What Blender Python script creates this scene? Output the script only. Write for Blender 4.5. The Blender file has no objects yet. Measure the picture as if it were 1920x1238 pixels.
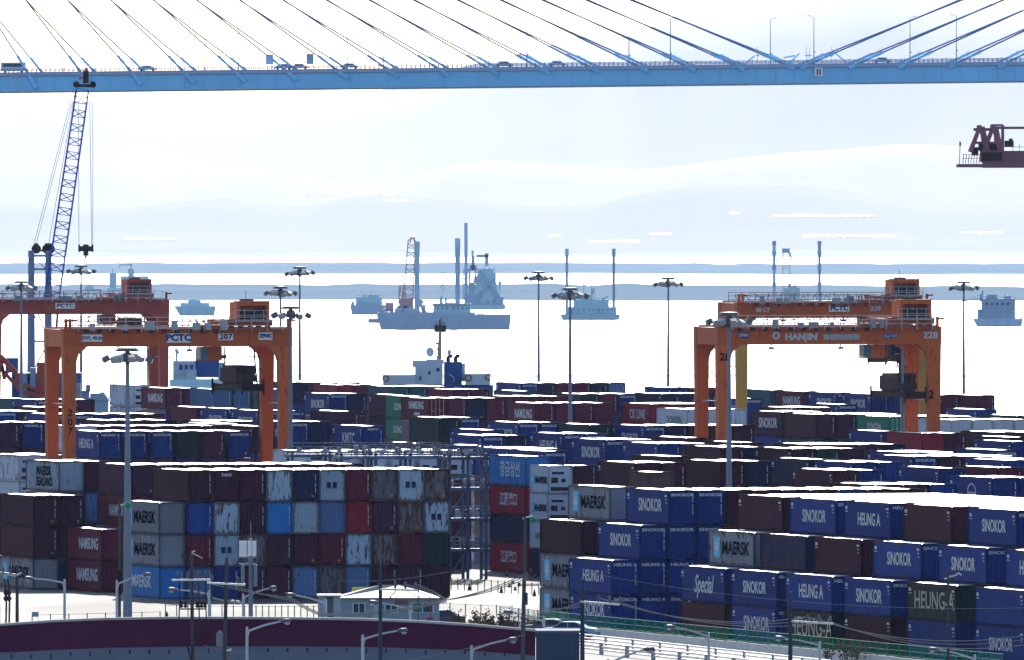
import bpy, math, random
from mathutils import Vector, Matrix
sc = bpy.context.scene
R = math.radians
rnd = random.Random(7)

# ------------------------------------------------------------------ camera
F, YH, H = 29000.0, 405.0, 34.4            # focal length in photo pixels, horizon row, camera height
cam = bpy.data.cameras.new("camera"); co = bpy.data.objects.new("camera", cam)
sc.collection.objects.link(co); sc.camera = co
cam.sensor_width = 36.0; cam.lens = F / 1920 * 36
cam.clip_start = 5.0; cam.clip_end = 60000.0
co.location = (0, 0, H)
co.rotation_euler = (R(90) - math.atan((619 - YH) / F), 0, 0)
# ------------------------------------------------------------------ sky and sun
SUN_EL, SUN_AZ = R(29), R(2.5)
w = bpy.data.worlds.new("World"); sc.world = w; w.use_nodes = True
nt = w.node_tree; bg = nt.nodes["Background"]
sky = nt.nodes.new("ShaderNodeTexSky"); sky.sky_type = 'NISHITA'; sky.sun_disc = False
sky.sun_elevation = SUN_EL; sky.sun_rotation = SUN_AZ
sky.air_density = 1.0; sky.dust_density = 1.0; sky.altitude = 30
nt.links.new(sky.outputs[0], bg.inputs[0]); bg.inputs[1].default_value = 0.11
sl = bpy.data.lights.new("sun", 'SUN'); sl.energy = 4.5; sl.angle = R(0.5); sl.color = (1.0, 0.96, 0.9)
so = bpy.data.objects.new("sun", sl); sc.collection.objects.link(so)
sdir = Vector((math.sin(SUN_AZ) * math.cos(SUN_EL), math.cos(SUN_AZ) * math.cos(SUN_EL), math.sin(SUN_EL)))
so.rotation_euler = sdir.to_track_quat('Z', 'Y').to_euler()
so.location = sdir * 500
vs = sc.view_settings; vs.view_transform = 'Standard'; vs.look = 'None'; vs.gamma = 1
vs.use_curve_mapping = False; vs.exposure = 1.0
cy = sc.cycles
cy.max_bounces = 5; cy.diffuse_bounces = 2; cy.glossy_bounces = 2; cy.transmission_bounces = 1
cy.volume_bounces = 1; cy.transparent_max_bounces = 4
cy.caustics_reflective = False; cy.caustics_refractive = False
cy.use_denoising = True

# ------------------------------------------------------------------ materials
def NL(m, a, b): m.node_tree.links.new(a, b)
def mat(name, col, rough=.6, metal=0.0, var=.12, rust=0.0, rustcol=(.07, .03, .02), scale=.7, streak=True, edge_rust=False, spec=.5):
    m = bpy.data.materials.new(name); m.use_nodes = True
    n = m.node_tree.nodes; b = n["Principled BSDF"]
    b.inputs["Roughness"].default_value = rough; b.inputs["Metallic"].default_value = metal
    b.inputs["Specular IOR Level"].default_value = spec
    tc = n.new("ShaderNodeTexCoord"); oi = n.new("ShaderNodeObjectInfo")
    ad = n.new("ShaderNodeVectorMath"); ad.operation = 'ADD'
    mu = n.new("ShaderNodeMath"); mu.operation = 'MULTIPLY'; mu.inputs[1].default_value = 91.7
    NL(m, oi.outputs["Random"], mu.inputs[0])
    NL(m, tc.outputs["Object"], ad.inputs[0]); NL(m, mu.outputs[0], ad.inputs[1])
    mp = n.new("ShaderNodeMapping"); NL(m, ad.outputs[0], mp.inputs[0])
    mp.inputs["Scale"].default_value = (1, 1, .3 if streak else 1)
    nz = n.new("ShaderNodeTexNoise"); nz.inputs["Scale"].default_value = scale; nz.inputs["Detail"].default_value = 6
    NL(m, mp.outputs[0], nz.inputs[0])
    # dirt and fading
    mx = n.new("ShaderNodeMix"); mx.data_type = 'RGBA'
    mx.inputs[6].default_value = tuple(c * (1 - var) for c in col) + (1,)
    mx.inputs[7].default_value = tuple(min(1, c * (1 + var) + .01 * var) for c in col) + (1,)
    NL(m, nz.outputs[0], mx.inputs[0])
    # each copy a little lighter or darker
    hv = n.new("ShaderNodeHueSaturation"); NL(m, mx.outputs[2], hv.inputs["Color"])
    mr = n.new("ShaderNodeMapRange"); mr.inputs[3].default_value = 1 - var * 1.3; mr.inputs[4].default_value = 1 + var * 1.3
    NL(m, oi.outputs["Random"], mr.inputs[0]); NL(m, mr.outputs[0], hv.inputs["Value"])
    out = hv.outputs[0]
    if rust:
        n2 = n.new("ShaderNodeTexNoise"); n2.inputs["Scale"].default_value = 1.7; n2.inputs["Detail"].default_value = 9
        n2.inputs["Roughness"].default_value = .7
        mp2 = n.new("ShaderNodeMapping"); mp2.inputs["Scale"].default_value = (2.4, 2.4, .42); NL(m, ad.outputs[0], mp2.inputs[0]); NL(m, mp2.outputs[0], n2.inputs[0])
        cr = n.new("ShaderNodeValToRGB"); th = .66 - .22 * rust
        cr.color_ramp.elements[0].position = th; cr.color_ramp.elements[1].position = th + .06
        sx = n.new("ShaderNodeSeparateXYZ"); NL(m, tc.outputs["Object"], sx.inputs[0])
        def edge(o_, mid, half):
            a = n.new("ShaderNodeMath"); a.operation = 'SUBTRACT'; NL(m, o_, a.inputs[0]); a.inputs[1].default_value = mid
            c = n.new("ShaderNodeMath"); c.operation = 'ABSOLUTE'; NL(m, a.outputs[0], c.inputs[0])
            d = n.new("ShaderNodeMapRange"); d.inputs[1].default_value = half * .72; d.inputs[2].default_value = half; d.inputs[4].default_value = .11; NL(m, c.outputs[0], d.inputs[0]); return d.outputs[0]
        e1_, e2_ = edge(sx.outputs[2], 1.45, 1.45), edge(sx.outputs[0], 1.22, 1.22)
        s1 = n.new("ShaderNodeMath"); NL(m, n2.outputs[0], s1.inputs[0])
        s1.inputs[1].default_value = .0
        if edge_rust: NL(m, e1_, s1.inputs[1])
        s2 = n.new("ShaderNodeMath"); NL(m, s1.outputs[0], s2.inputs[0]); s2.inputs[1].default_value = .0
        if edge_rust: NL(m, e2_, s2.inputs[1])
        s3 = n.new("ShaderNodeMath"); s3.operation = 'MULTIPLY_ADD'; NL(m, oi.outputs["Random"], s3.inputs[0]); s3.inputs[1].default_value = .10; NL(m, s2.outputs[0], s3.inputs[2])
        s4 = n.new("ShaderNodeMath"); s4.operation = 'SUBTRACT'; NL(m, s3.outputs[0], s4.inputs[0]); s4.inputs[1].default_value = .07
        NL(m, s4.outputs[0], cr.inputs[0])
        m2 = n.new("ShaderNodeMix"); m2.data_type = 'RGBA'; m2.inputs[7].default_value = rustcol + (1,)
        NL(m, cr.outputs[0], m2.inputs[0]); NL(m, out, m2.inputs[6]); out = m2.outputs[2]
    NL(m, out, b.inputs["Base Color"])
    return m

def flat(name, col, rough=.5, metal=0.0):
    return mat(name, col, rough, metal, var=.04)

# ------------------------------------------------------------------ mesh helpers
class MB:
    def __init__(s): s.v = []; s.f = []
    def add(s, vs_, fs):
        o = len(s.v); s.v += [tuple(p) for p in vs_]; s.f += [tuple(i + o for i in f) for f in fs]; return s
    def box(s, x0, x1, y0, y1, z0, z1):
        return s.add([(x0,y0,z0),(x1,y0,z0),(x1,y1,z0),(x0,y1,z0),(x0,y0,z1),(x1,y0,z1),(x1,y1,z1),(x0,y1,z1)],
                     [(0,3,2,1),(4,5,6,7),(0,1,5,4),(1,2,6,5),(2,3,7,6),(3,0,4,7)])
    def bar(s, p, q, w, h=None, w2=None, h2=None):
        p = Vector(p); q = Vector(q); d = q - p
        if d.length < 1e-6: return s
        h = w if h is None else h; w2 = w if w2 is None else w2; h2 = h if h2 is None else h2
        z = d.normalized(); up = Vector((0, 0, 1)) if abs(z.z) < .95 else Vector((0, 1, 0))
        x = z.cross(up).normalized(); y = x.cross(z).normalized()
        vv = []
        for c, a, b in ((p, w / 2, h / 2), (q, w2 / 2, h2 / 2)):
            vv += [c - x*a - y*b, c + x*a - y*b, c + x*a + y*b, c - x*a + y*b]
        return s.add(vv, [(0,3,2,1),(4,5,6,7),(0,1,5,4),(1,2,6,5),(2,3,7,6),(3,0,4,7)])
    def tube(s, pts, r, n=6, r2=None):
        pts = [Vector(p) for p in pts]; m = len(pts)
        if isinstance(r, (int, float)): r = [r + ((r2 if r2 is not None else r) - r) * i / max(1, m - 1) for i in range(m)]
        vv = []
        for i, p in enumerate(pts):
            d = (pts[min(i + 1, m - 1)] - pts[max(i - 1, 0)]).normalized()
            up = Vector((0, 1, 0)) if abs(d.y) < .9 else Vector((0, 0, 1))
            x = d.cross(up).normalized(); y = x.cross(d).normalized()
            for k in range(n):
                a = 2 * math.pi * k / n
                vv.append(p + x * math.cos(a) * r[i] + y * math.sin(a) * r[i])
        fs = []
        for i in range(m - 1):
            for k in range(n):
                a, b = i * n + k, i * n + (k + 1) % n
                fs.append((a, b, b + n, a + n))
        fs.append(tuple(range(n))[::-1]); fs.append(tuple((m - 1) * n + k for k in range(n)))
        return s.add(vv, fs)
    def prism(s, prof, y0, y1):      # profile in x,z, extruded along y
        n = len(prof)
        vv = [(x, y0, z) for x, z in prof] + [(x, y1, z) for x, z in prof]
        fs = [tuple(range(n)), tuple(range(2 * n - 1, n - 1, -1))]
        fs += [(i, i + n, (i + 1) % n + n, (i + 1) % n) for i in range(n)]
        return s.add(vv, fs)
    def lathe(s, c, prof, n=12):
        c = Vector(c); vv = []; m = len(prof)
        for r, z in prof:
            for k in range(n):
                a = 2 * math.pi * k / n; vv.append((c.x + r * math.cos(a), c.y + r * math.sin(a), c.z + z))
        fs = [(i*n + k, i*n + (k+1) % n, (i+1)*n + (k+1) % n, (i+1)*n + k) for i in range(m-1) for k in range(n)]
        fs.append(tuple(range(n))[::-1]); fs.append(tuple((m-1)*n + k for k in range(n)))
        return s.add(vv, fs)
    def mesh(s, name, m=None, smooth=False):
        me = bpy.data.meshes.new(name); me.from_pydata(s.v, [], s.f)
        if m: me.materials.append(m)
        if smooth:
            for p in me.polygons: p.use_smooth = True
        me.update(); return me
    def build(s, name, m, parent=None, loc=None, rotz=0):
        return put(name, s.mesh(name, m), parent, loc, rotz)

def put(name, me, parent=None, loc=None, rotz=0, m=None):
    o = bpy.data.objects.new(name, me); sc.collection.objects.link(o)
    if parent: o.parent = parent
    if loc is not None: o.location = loc
    if rotz: o.rotation_euler = (0, 0, rotz)
    if m is not None:
        o.material_slots[0].link = 'OBJECT'; o.material_slots[0].material = m
    return o
def empty(name, loc=(0, 0, 0), rotz=0):
    o = bpy.data.objects.new(name, None); sc.collection.objects.link(o)
    o.location = loc; o.rotation_euler = (0, 0, rotz); o.empty_display_size = .5; return o
def tag(o, label=None, cat=None, group=None, kind=None):
    if label: o['label'] = label
    if cat: o['category'] = cat
    if group: o['group'] = group
    if kind: o['kind'] = kind
    return o
def P(x, y, s):                       # point seen at photo pixel x, y where one metre measures s pixels
    return Vector(((x - 960) / s, F / s, H - (y - YH) / s))
def G(x, y, z=0.0):                   # point at height z seen at photo pixel x, y
    s = (y - YH) / (H - z); return Vector(((x - 960) / s, F / s, z))

_txt = {}
def text_mesh(body, size, xs=1.0, bold=0.0, shear=0.0, align='CENTER', spacing=1.0):
    k = (body, size, xs, bold, shear, align, spacing)
    if k in _txt: return _txt[k]
    c = bpy.data.curves.new("lettering", 'FONT'); c.body = body; c.size = size; c.offset = bold; c.shear = shear
    c.align_x = align; c.align_y = 'CENTER'; c.space_character = spacing; c.resolution_u = 3; c.extrude = 0
    o = bpy.data.objects.new("lettering", c); sc.collection.objects.link(o)
    bpy.context.view_layer.update()
    dg = bpy.context.evaluated_depsgraph_get()
    me = bpy.data.meshes.new_from_object(o.evaluated_get(dg)); me.name = "lettering"
    bpy.data.objects.remove(o); bpy.data.curves.remove(c)
    me.transform(Matrix.Rotation(R(90), 4, 'X') @ Matrix.Scale(xs, 4, (1, 0, 0)))   # stands up, faces -y
    me.materials.clear(); me.materials.append(M['white_letter'])
    _txt[k] = me; return me
M = {}
def defm(k, *a, **kw): kw.setdefault('spec', .05); M[k] = mat(k, *a, **kw)
# container paints
defm('navy', (.0036, .031, .19), .5, var=.18, rust=.05, edge_rust=True)
defm('dark_navy', (.004, .013, .05), .55, var=.15, rust=.1, edge_rust=True)
defm('blue', (.005, .045, .23), .5, var=.15, rust=.12, edge_rust=True)
defm('bright_blue', (.016, .15, .44), .5, var=.15, rust=.1, edge_rust=True)
defm('light_blue', (.03, .15, .42), .5, var=.12, rust=.08, edge_rust=True)
defm('maroon', (.095, .008, .026), .55, var=.18, rust=.1, edge_rust=True)
defm('red', (0.2040, 0.0102, 0.0255), .5, var=.12, rust=.1, edge_rust=True)
defm('brown', (.044, .0085, .022), .6, var=.2, rust=.3, edge_rust=True, rustcol=(.05, .02, .015))
defm('purple_brown', (.042, .011, .036), .6, var=.15, rust=.15, edge_rust=True)
defm('dark_green', (0.0045, 0.0263, 0.0263), .55, var=.15, rust=.2, edge_rust=True)
defm('green', (0.0068, 0.1615, 0.1020), .5, var=.12, rust=.1, edge_rust=True)
defm('teal', (0.0096, 0.0720, 0.1040), .5, var=.12, rust=.1, edge_rust=True)
defm('grey', (.17, .19, .24), .55, var=.12, rust=.1, edge_rust=True)
defm('blue_grey', (.075, .15, .32), .55, var=.16, rust=.35, edge_rust=True)
defm('light_grey', (.27, .37, .50), .55, var=.12, rust=.5, edge_rust=True)
defm('rusty_grey', (0.1040, 0.1200, 0.1520), .65, var=.2, rust=.8, edge_rust=True)
defm('tan_grey', (0.0720, 0.0560, 0.0560), .6, var=.12, rust=.4, edge_rust=True)
defm('reefer_white', (0.4050, 0.4680, 0.5940), .45, var=.06, rust=.15, edge_rust=True)
defm('white_letter', (0.4250, 0.4675, 0.5440), .5, var=.06)
defm('cream_letter', (.42, .38, .33), .55, var=.1)
defm('black_letter', (.002, .002, .008), 1, var=.06, spec=0)
defm('green_letter', (.05, .16, .18), .5)
defm('sky_logo', (.05, .42, .72), .5)
defm('orange_plate', (.45, .16, .02), .5)
defm('gasket', (.02, .02, .024), .7)
defm('machinery', (.30, .32, .36), .5, var=.3)
defm('roof_glare', (.85, .85, .85), .42, metal=.7, var=.08, spec=1.0, streak=False)  # white metal stands in for sun glare on every roof
# frames and corner posts: paint darkened as shade in the seams, plus rust
for k_, c_ in {'navy': (.0025, .018, .11), 'dark_navy': (.003, .008, .03), 'blue': (.004, .025, .13), 'bright_blue': (.012, .09, .27), 'light_blue': (.02, .09, .25), 'maroon': (.05, .006, .016),
               'red': (.12, .009, .018), 'brown': (.02, .005, .011), 'purple_brown': (.022, .006, .018), 'dark_green': (.003, .016, .016), 'green': (.006, .10, .06), 'teal': (.007, .045, .06), 'grey': (.075, .085, .11),
               'blue_grey': (.04, .06, .12), 'light_grey': (.10, .11, .13), 'rusty_grey': (.05, .045, .045), 'tan_grey': (.05, .035, .035), 'reefer_white': (.28, .31, .38)}.items():
    defm(k_ + '_frame', c_, .8, var=.2, rust=.35, spec=.02)
# structures
defm('orange', (.46, .10, .024), .5, var=.2, rust=.42, rustcol=(.16, .04, .02))
defm('rack_steel', (.08, .11, .20), .5, var=.3)
defm('orange_dark', (.26, .07, .03), .5, var=.2, rust=.4)
defm('crimson', (.30, .055, .035), .5, var=.15, rust=.2)
defm('yellow_ochre', (.40, .22, .04), .5, var=.1)
defm('rust_black', (.035, .022, .022), .7, var=.4, rust=.5)
defm('crane_blue', (.01, .10, .50), .4, var=.1)
defm('crane_grey', (.16, .22, .36), .5, var=.15)
defm('pole_grey', (.16, .20, .28), .5, var=.1)
defm('pole_light', (.42, .45, .5), .45, var=.08)
defm('concrete_pole', (.06, .06, .07), .8, var=.15)
defm('lamp_body', (.10, .12, .15), .4)
defm('steel', (.20, .23, .28), .4, metal=.3, var=.15)
defm('galv', (.45, .47, .5), .35, metal=.6, var=.12)
defm('wire', (.30, .30, .30), .4, metal=.5)
defm('wire_dark', (.03, .03, .035), .5)
defm('bridge_blue', (.19, .50, .80), .5, var=.12, scale=.12)  # light blue paint, with haze paleness added to the colour
defm('bridge_dark', (.36, .45, .66), .6, var=.15)
defm('cable_grey', (.08, .16, .31), .5)
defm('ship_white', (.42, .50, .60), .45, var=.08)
defm('hut_roof', (.30, .30, .29), .6)
defm('hazed_red', (.55, .33, .38), .6)  # crane red washed out by haze put into the colour
defm('grass_dry', (.10, .09, .04), .9, var=.4)
defm('ship_blue', (.012, .07, .24), .5)
defm('hazed_grey', (.34, .46, .62), .6, var=.2)  # far hull grey, paled to stand in for haze
defm('hazed_teal', (.42, .64, .74), .6, var=.15)  # teal lightened by haze painted into it
defm('mast_buff', (.30, .23, .16), .6)
defm('wall_maroon', (.058, .007, .034), .6, var=.35, scale=.35, rust=.15, rustcol=(.03, .01, .02))
defm('wall_base', (.16, .19, .27), .8, var=.2)
defm('wall_slate', (.035, .055, .10), .7, var=.12)
defm('cap', (.35, .35, .36), .7, var=.15)
defm('fence_green', (.01, .22, .12), .5)
defm('barrier', (.50, .48, .45), .9, var=.2, rust=.15, rustcol=(.25, .2, .17))
defm('cabin_white', (.22, .30, .38), .5, var=.08, rust=.1)
defm('glass', (.02, .05, .09), .08)
defm('cab_glass', (.06, .16, .20), .1)
defm('sign_yellow', (.60, .55, .10), .5)
defm('boom_mauve', (.20, .09, .12), .6, var=.25, rust=.3)
defm('bark', (.10, .07, .05), .9); defm('leaf', (.06, .06, .03), .8, var=.4)
defm('tyre', (.015, .015, .017), .8)
defm('car_paint', (.10, .12, .15), .2, metal=.6)
defm('sign_white', (.70, .72, .75), .5, var=.04)
defm('shed_blue', (.20, .32, .45), .55, var=.08)
defm('sign_navy', (.02, .05, .2), .5)
defm('hill', (.55, .54, .50), 1, var=.06, scale=.0012, streak=False, spec=0)  # mountains: distant haze mixed into the terrain colour
defm('hazed_hill_mid', (.49, .51, .49), 1, var=.08, scale=.002, streak=False, spec=0)  # middle hills, haze paleness put into the colour
defm('hazed_hill_near', (.43, .47, .47), 1, var=.14, scale=.006, streak=False, spec=0)  # shore land, lightened in colour as haze would
defm('hazed_mud', (.22, .30, .37), 1, var=.2, scale=.004, streak=False, spec=0)  # tidal mud with haze paleness painted into its base
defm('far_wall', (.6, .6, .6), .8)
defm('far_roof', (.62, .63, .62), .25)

# concrete yard
def yard_mat():
    m = bpy.data.materials.new("yard_concrete"); m.use_nodes = True; n = m.node_tree.nodes; b = n["Principled BSDF"]
    g = n.new("ShaderNodeNewGeometry"); nz = n.new("ShaderNodeTexNoise"); nz.inputs["Scale"].default_value = .05; nz.inputs["Detail"].default_value = 9
    mp = n.new("ShaderNodeMapping"); mp.inputs["Scale"].default_value = (1, .35, 1); NL(m, g.outputs["Position"], mp.inputs[0]); NL(m, mp.outputs[0], nz.inputs[0])
    cr = n.new("ShaderNodeValToRGB"); e = cr.color_ramp.elements
    e[0].position = .38; e[0].color = (.012, .012, .016, 1); e[1].position = .6; e[1].color = (.15, .147, .145, 1)
    NL(m, nz.outputs[0], cr.inputs[0]); NL(m, cr.outputs[0], b.inputs["Base Color"]); b.inputs["Roughness"].default_value = .7; b.inputs["Specular IOR Level"].default_value = .04
    return m
M['yard'] = yard_mat()
def water_mat():
    m = bpy.data.materials.new("sea_water"); m.use_nodes = True; n = m.node_tree.nodes; b = n["Principled BSDF"]
    b.inputs["Base Color"].default_value = (.02, .06, .09, 1); b.inputs["Roughness"].default_value = .22; b.inputs["IOR"].default_value = 1.33
    g = n.new("ShaderNodeNewGeometry"); nz = n.new("ShaderNodeTexNoise"); nz.inputs["Scale"].default_value = .25; nz.inputs["Detail"].default_value = 5
    NL(m, g.outputs["Position"], nz.inputs[0]); bp = n.new("ShaderNodeBump"); bp.inputs["Strength"].default_value = .55; bp.inputs["Distance"].default_value = 1.2
    NL(m, nz.outputs[0], bp.inputs["Height"]); NL(m, bp.outputs[0], b.inputs["Normal"])
    return m
M['water'] = water_mat()

# ------------------------------------------------------------------ ground, water, far shore
def sheet(name, pts, z, m, thick=0):
    b = MB()
    if thick:
        n = len(pts); b.add([(x, y, z) for x, y in pts] + [(x, y, z - thick) for x, y in pts],
              [tuple(range(n))] + [(i, i + n, (i + 1) % n + n, (i + 1) % n) for i in range(n)])
    else: b.add([(x, y, z) for x, y in pts], [tuple(range(len(pts)))])
    return tag(b.build(name, m), kind='structure')
sheet('yard_ground', [(-900, 300), (900, 300), (900, 1700), (130, 2035), (62, 2150), (-90, 2230), (-900, 2230)], 0, M['yard'], 6)
sheet('water', [(-4200, 250), (4200, 250), (4200, 40000), (-4200, 40000)], -4.0, M['water'])
def flats(name, d0, d1, bump, seed):
    r_ = random.Random(seed); n = 150; near = []; far = []
    w1, w2, w3 = (r_.uniform(0, 6) for _ in range(3))
    for i in range(n + 1):
        x = -1500 + 3000 * i / n
        q0 = 90 * math.sin(x / 140 + w1) + 60 * math.sin(x / 47 + w2) + r_.uniform(-30, 30); q1 = 140 * math.sin(x / 110 + w3) + r_.uniform(-90, 90)
        near.append((x, d0 + x * -.14 + q0)); far.append((x, d1 + x * -.14 + q1))
    b = MB(); vv = []; fs = []
    for i in range(n + 1):
        (x, y0), (_, y1) = near[i], far[i]; hh = bump * r_.uniform(.6, 1.2)
        vv += [(x, y0, -4.4), (x, y0 + 30, -3.4), (x, y1 - 200, -3.2 + hh * .4), (x, y1 - 60, -3.2 + hh), (x, y1, -4.4)]
    for i in range(n):
        for k in range(4): a = i * 5 + k; fs.append((a, a + 5, a + 6, a + 1))
    b.add(vv, fs); return tag(b.build(name, M['hazed_mud']), kind='structure')
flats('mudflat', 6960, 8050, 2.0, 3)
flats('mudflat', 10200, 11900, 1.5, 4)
def ridge(name, D, prof, depth, m, jag=2.0, seed=1):
    r_ = random.Random(seed); s = F / D; n = 200; pts = []
    ph = [(r_.uniform(.2, 3.0), r_.uniform(0, 6.3), r_.uniform(.4, 1)) for _ in range(9)]
    def wob(t): return sum(a * math.sin(f_ * t * 40 + p) for f_, p, a in ph) / 4
    for i in range(n + 1):
        x = -260 + 2440 * i / n
        for (xa, ya), (xb, yb) in zip(prof, prof[1:]):
            if xa <= x <= xb: t = (x - xa) / (xb - xa); t = t * t * (3 - 2 * t) * .5 + t * .5; y = ya + (yb - ya) * t; break
        else: y = prof[-1][1] if x > prof[-1][0] else prof[0][1]
        pts.append(((x - 960) / s, H - (y + wob(i / n) * jag + r_.uniform(-.3, .3) - YH) / s))
    zs = [z for _, z in pts]
    for _ in range(5): zs = [zs[0]] + [(zs[k - 1] + 2 * zs[k] + zs[k + 1]) / 4 for k in range(1, n)] + [zs[-1]]
    pts = [(X, z) for (X, _), z in zip(pts, zs)]
    b = MB(); vv = []; fs = []
    for i, (X, Z) in enumerate(pts):
        for j, (t, k) in enumerate(((-1, 0), (-.75, .14), (-.45, .42), (-.2, .78), (0, 1), (.4, .7), (1, 0))):
            q = 1 + .06 * wob(i / n + j * .31) if 0 < k < 1 else 1
            vv.append((X, D + depth * t, -5 + (Z + 5) * k * q))
    for i in range(n):
        for k in range(6): a = i * 7 + k; fs.append((a, a + 7, a + 8, a + 1))
    b.add(vv, fs); return tag(put(name, b.mesh(name, m, True)), kind='structure')
ridge('shore_land', 14600, [(-300, 474), (100, 470), (300, 476), (700, 472), (1100, 476), (1500, 470), (2300, 474)], 260, M['hazed_hill_near'], 1.5, 2)
ridge('hills', 16500, [(-300, 372), (0, 378), (200, 392), (420, 372), (560, 388), (680, 366), (860, 372), (960, 385), (1120, 386), (1200, 362), (1300, 350), (1500, 347), (1640, 366), (1760, 386), (2300, 380)], 1500, M['hazed_hill_mid'], 1.2, 5)
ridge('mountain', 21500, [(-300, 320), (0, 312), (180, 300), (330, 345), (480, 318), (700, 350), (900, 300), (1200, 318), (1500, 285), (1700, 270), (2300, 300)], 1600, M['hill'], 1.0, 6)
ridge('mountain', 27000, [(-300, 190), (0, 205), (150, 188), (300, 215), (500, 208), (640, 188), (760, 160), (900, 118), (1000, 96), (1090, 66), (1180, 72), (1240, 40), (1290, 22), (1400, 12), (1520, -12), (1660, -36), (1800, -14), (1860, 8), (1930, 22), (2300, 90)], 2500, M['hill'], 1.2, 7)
# haze
hb = MB().box(-4500, 4500, -40, 42000, -12, 620)
hm = bpy.data.materials.new("haze"); hm.use_nodes = True; hn = hm.node_tree.nodes; hn.remove(hn["Principled BSDF"])
pv = hn.new("ShaderNodeVolumePrincipled"); pv.inputs["Color"].default_value = (.42, .56, 1.0, 1); pv.inputs["Density"].default_value = 0.52e-5
pv.inputs["Anisotropy"].default_value = .55
hm.node_tree.links.new(pv.outputs[0], hn["Material Output"].inputs["Volume"])
tag(hb.build('haze', hm), kind='stuff')
# ------------------------------------------------------------------ containers
PHI = R(16.6)
EX = (math.cos(PHI), math.sin(PHI)); EY = (-math.sin(PHI), math.cos(PHI))
TH = 2.896; W = 2.438
def corr_wall(b, axis, a0, a1, fixed, inward, z0, z1, pitch=.28, depth=.036):
    n = int((a1 - a0) / pitch); st = (a1 - a0) / n; line = []
    for i in range(n):
        a = a0 + i * st
        line += [(a, 0), (a + st * .25, 0), (a + st * .5, depth), (a + st * .75, depth)]
    line.append((a1, 0))
    vv = []; fs = []
    for a, d in line:
        for z in (z0, z1):
            vv.append((a, fixed + inward * d, z) if axis == 'x' else (fixed + inward * d, a, z))
    for i in range(len(line) - 1): fs.append((2*i, 2*i+2, 2*i+3, 2*i+1))
    b.add(vv, fs)
_cm = {}
def cmesh(L, hh, style):
    k = (L, hh, style)
    if k in _cm: return _cm[k]
    b = MB(); e = .06
    corr_wall(b, 'y', .16, L - .16, e, 1, .16, hh - .08); corr_wall(b, 'y', .16, L - .16, W - e, -1, .16, hh - .08)
    corr_wall(b, 'x', .12, W - .12, L - .09, -1, .16, hh - .08)
    if style == 'closed': corr_wall(b, 'x', .12, W - .12, .09, 1, .16, hh - .1, .24, .045)
    # roof, slightly crowned and ribbed
    n = int(L / .6); vv = []; fs = []
    for i in range(n + 1):
        y = .1 + (L - .2) * i / n; z = hh - .05 + (.02 if i % 2 else 0)
        vv += [(.05, y, hh - .06), (W / 2, y, z), (W - .05, y, hh - .06)]
    for i in range(n): a = 3 * i; fs += [(a, a+1, a+4, a+3), (a+1, a+2, a+5, a+4)]
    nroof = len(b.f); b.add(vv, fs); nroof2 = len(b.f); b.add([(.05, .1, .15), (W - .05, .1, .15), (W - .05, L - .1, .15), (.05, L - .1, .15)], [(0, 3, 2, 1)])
    body = b.mesh('body', M['navy']); body.materials.append(M['roof_glare'])      # sun glare put into a white metal roof colour
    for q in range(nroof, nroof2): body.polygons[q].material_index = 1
    f = MB()
    for x in (0, W - .14):
        f.box(x, x + .14, 0, .16, .11, hh - .11); f.box(x, x + .14, L - .16, L, .11, hh - .11)
        f.box(x + .01, x + .13, .17, L - .17, .02, .16); f.box(x + .02, x + .1 if x == 0 else x + .12, .17, L - .17, hh - .09, hh - .01)
    for y in (0, L - .12):
        f.box(.15, W - .15, y + .01, y + .11, .02, .16); f.box(.15, W - .15, y + .01, y + .11, hh - .13, hh - .01)
    frame = f.mesh('frame', M['navy'])
    c = MB()
    for x in (-.004, W - .174):
        for y in (-.004, L - .174):
            for z in (0, hh - .118): c.box(x, x + .178, y, y + .178, z, z + .118)
    cast = c.mesh('corner_casting', M['navy'])
    door = rod = None
    if style == 'door':
        d = MB()
        for x in (.15, W / 2 + .01): d.box(x, x + W / 2 - .16, .05, .09, .18, hh - .14)
        for x in (.15, W / 2 + .01):
            for z in (.5, 1.1, 1.7, 2.3): d.box(x + .05, x + W / 2 - .22, .038, .05, z, z + .35)
        door = d.mesh('door', M['navy'])
        d = MB()
        for x in (.42, .95, 1.46, 1.99):
            d.tube([(x, .02, .12), (x, .02, hh - .12)], .022, 5)
            for z in (.5, 1.4, hh - .5): d.box(x - .06, x + .06, .0, .05, z, z + .08)
        for x in (.42, 1.46): d.box(x - .02, x + .35, .0, .02, 1.22, 1.27)
        rod = d.mesh('lock_rod', M['galv'])
    if style == 'reefer':
        d = MB(); d.box(.14, W - .14, .07, .13, .16, hh - .12); d.box(.2, W - .2, .03, .07, hh - .95, hh - .5)
        door = d.mesh('machinery_panel', M['reefer_white'])
        d = MB(); d.box(.35, 1.0, .0, .03, 1.0, 1.5); d.box(1.35, 1.75, .0, .03, 1.05, 1.4); d.box(.3, W - .3, .0, .05, .25, .6)
        d.box(.4, 1.6, .01, .03, hh - .85, hh - .62)
        rod = d.mesh('machinery_unit', M['gasket'])
    _cm[k] = (body, frame, cast, door, rod); return _cm[k]

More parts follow.
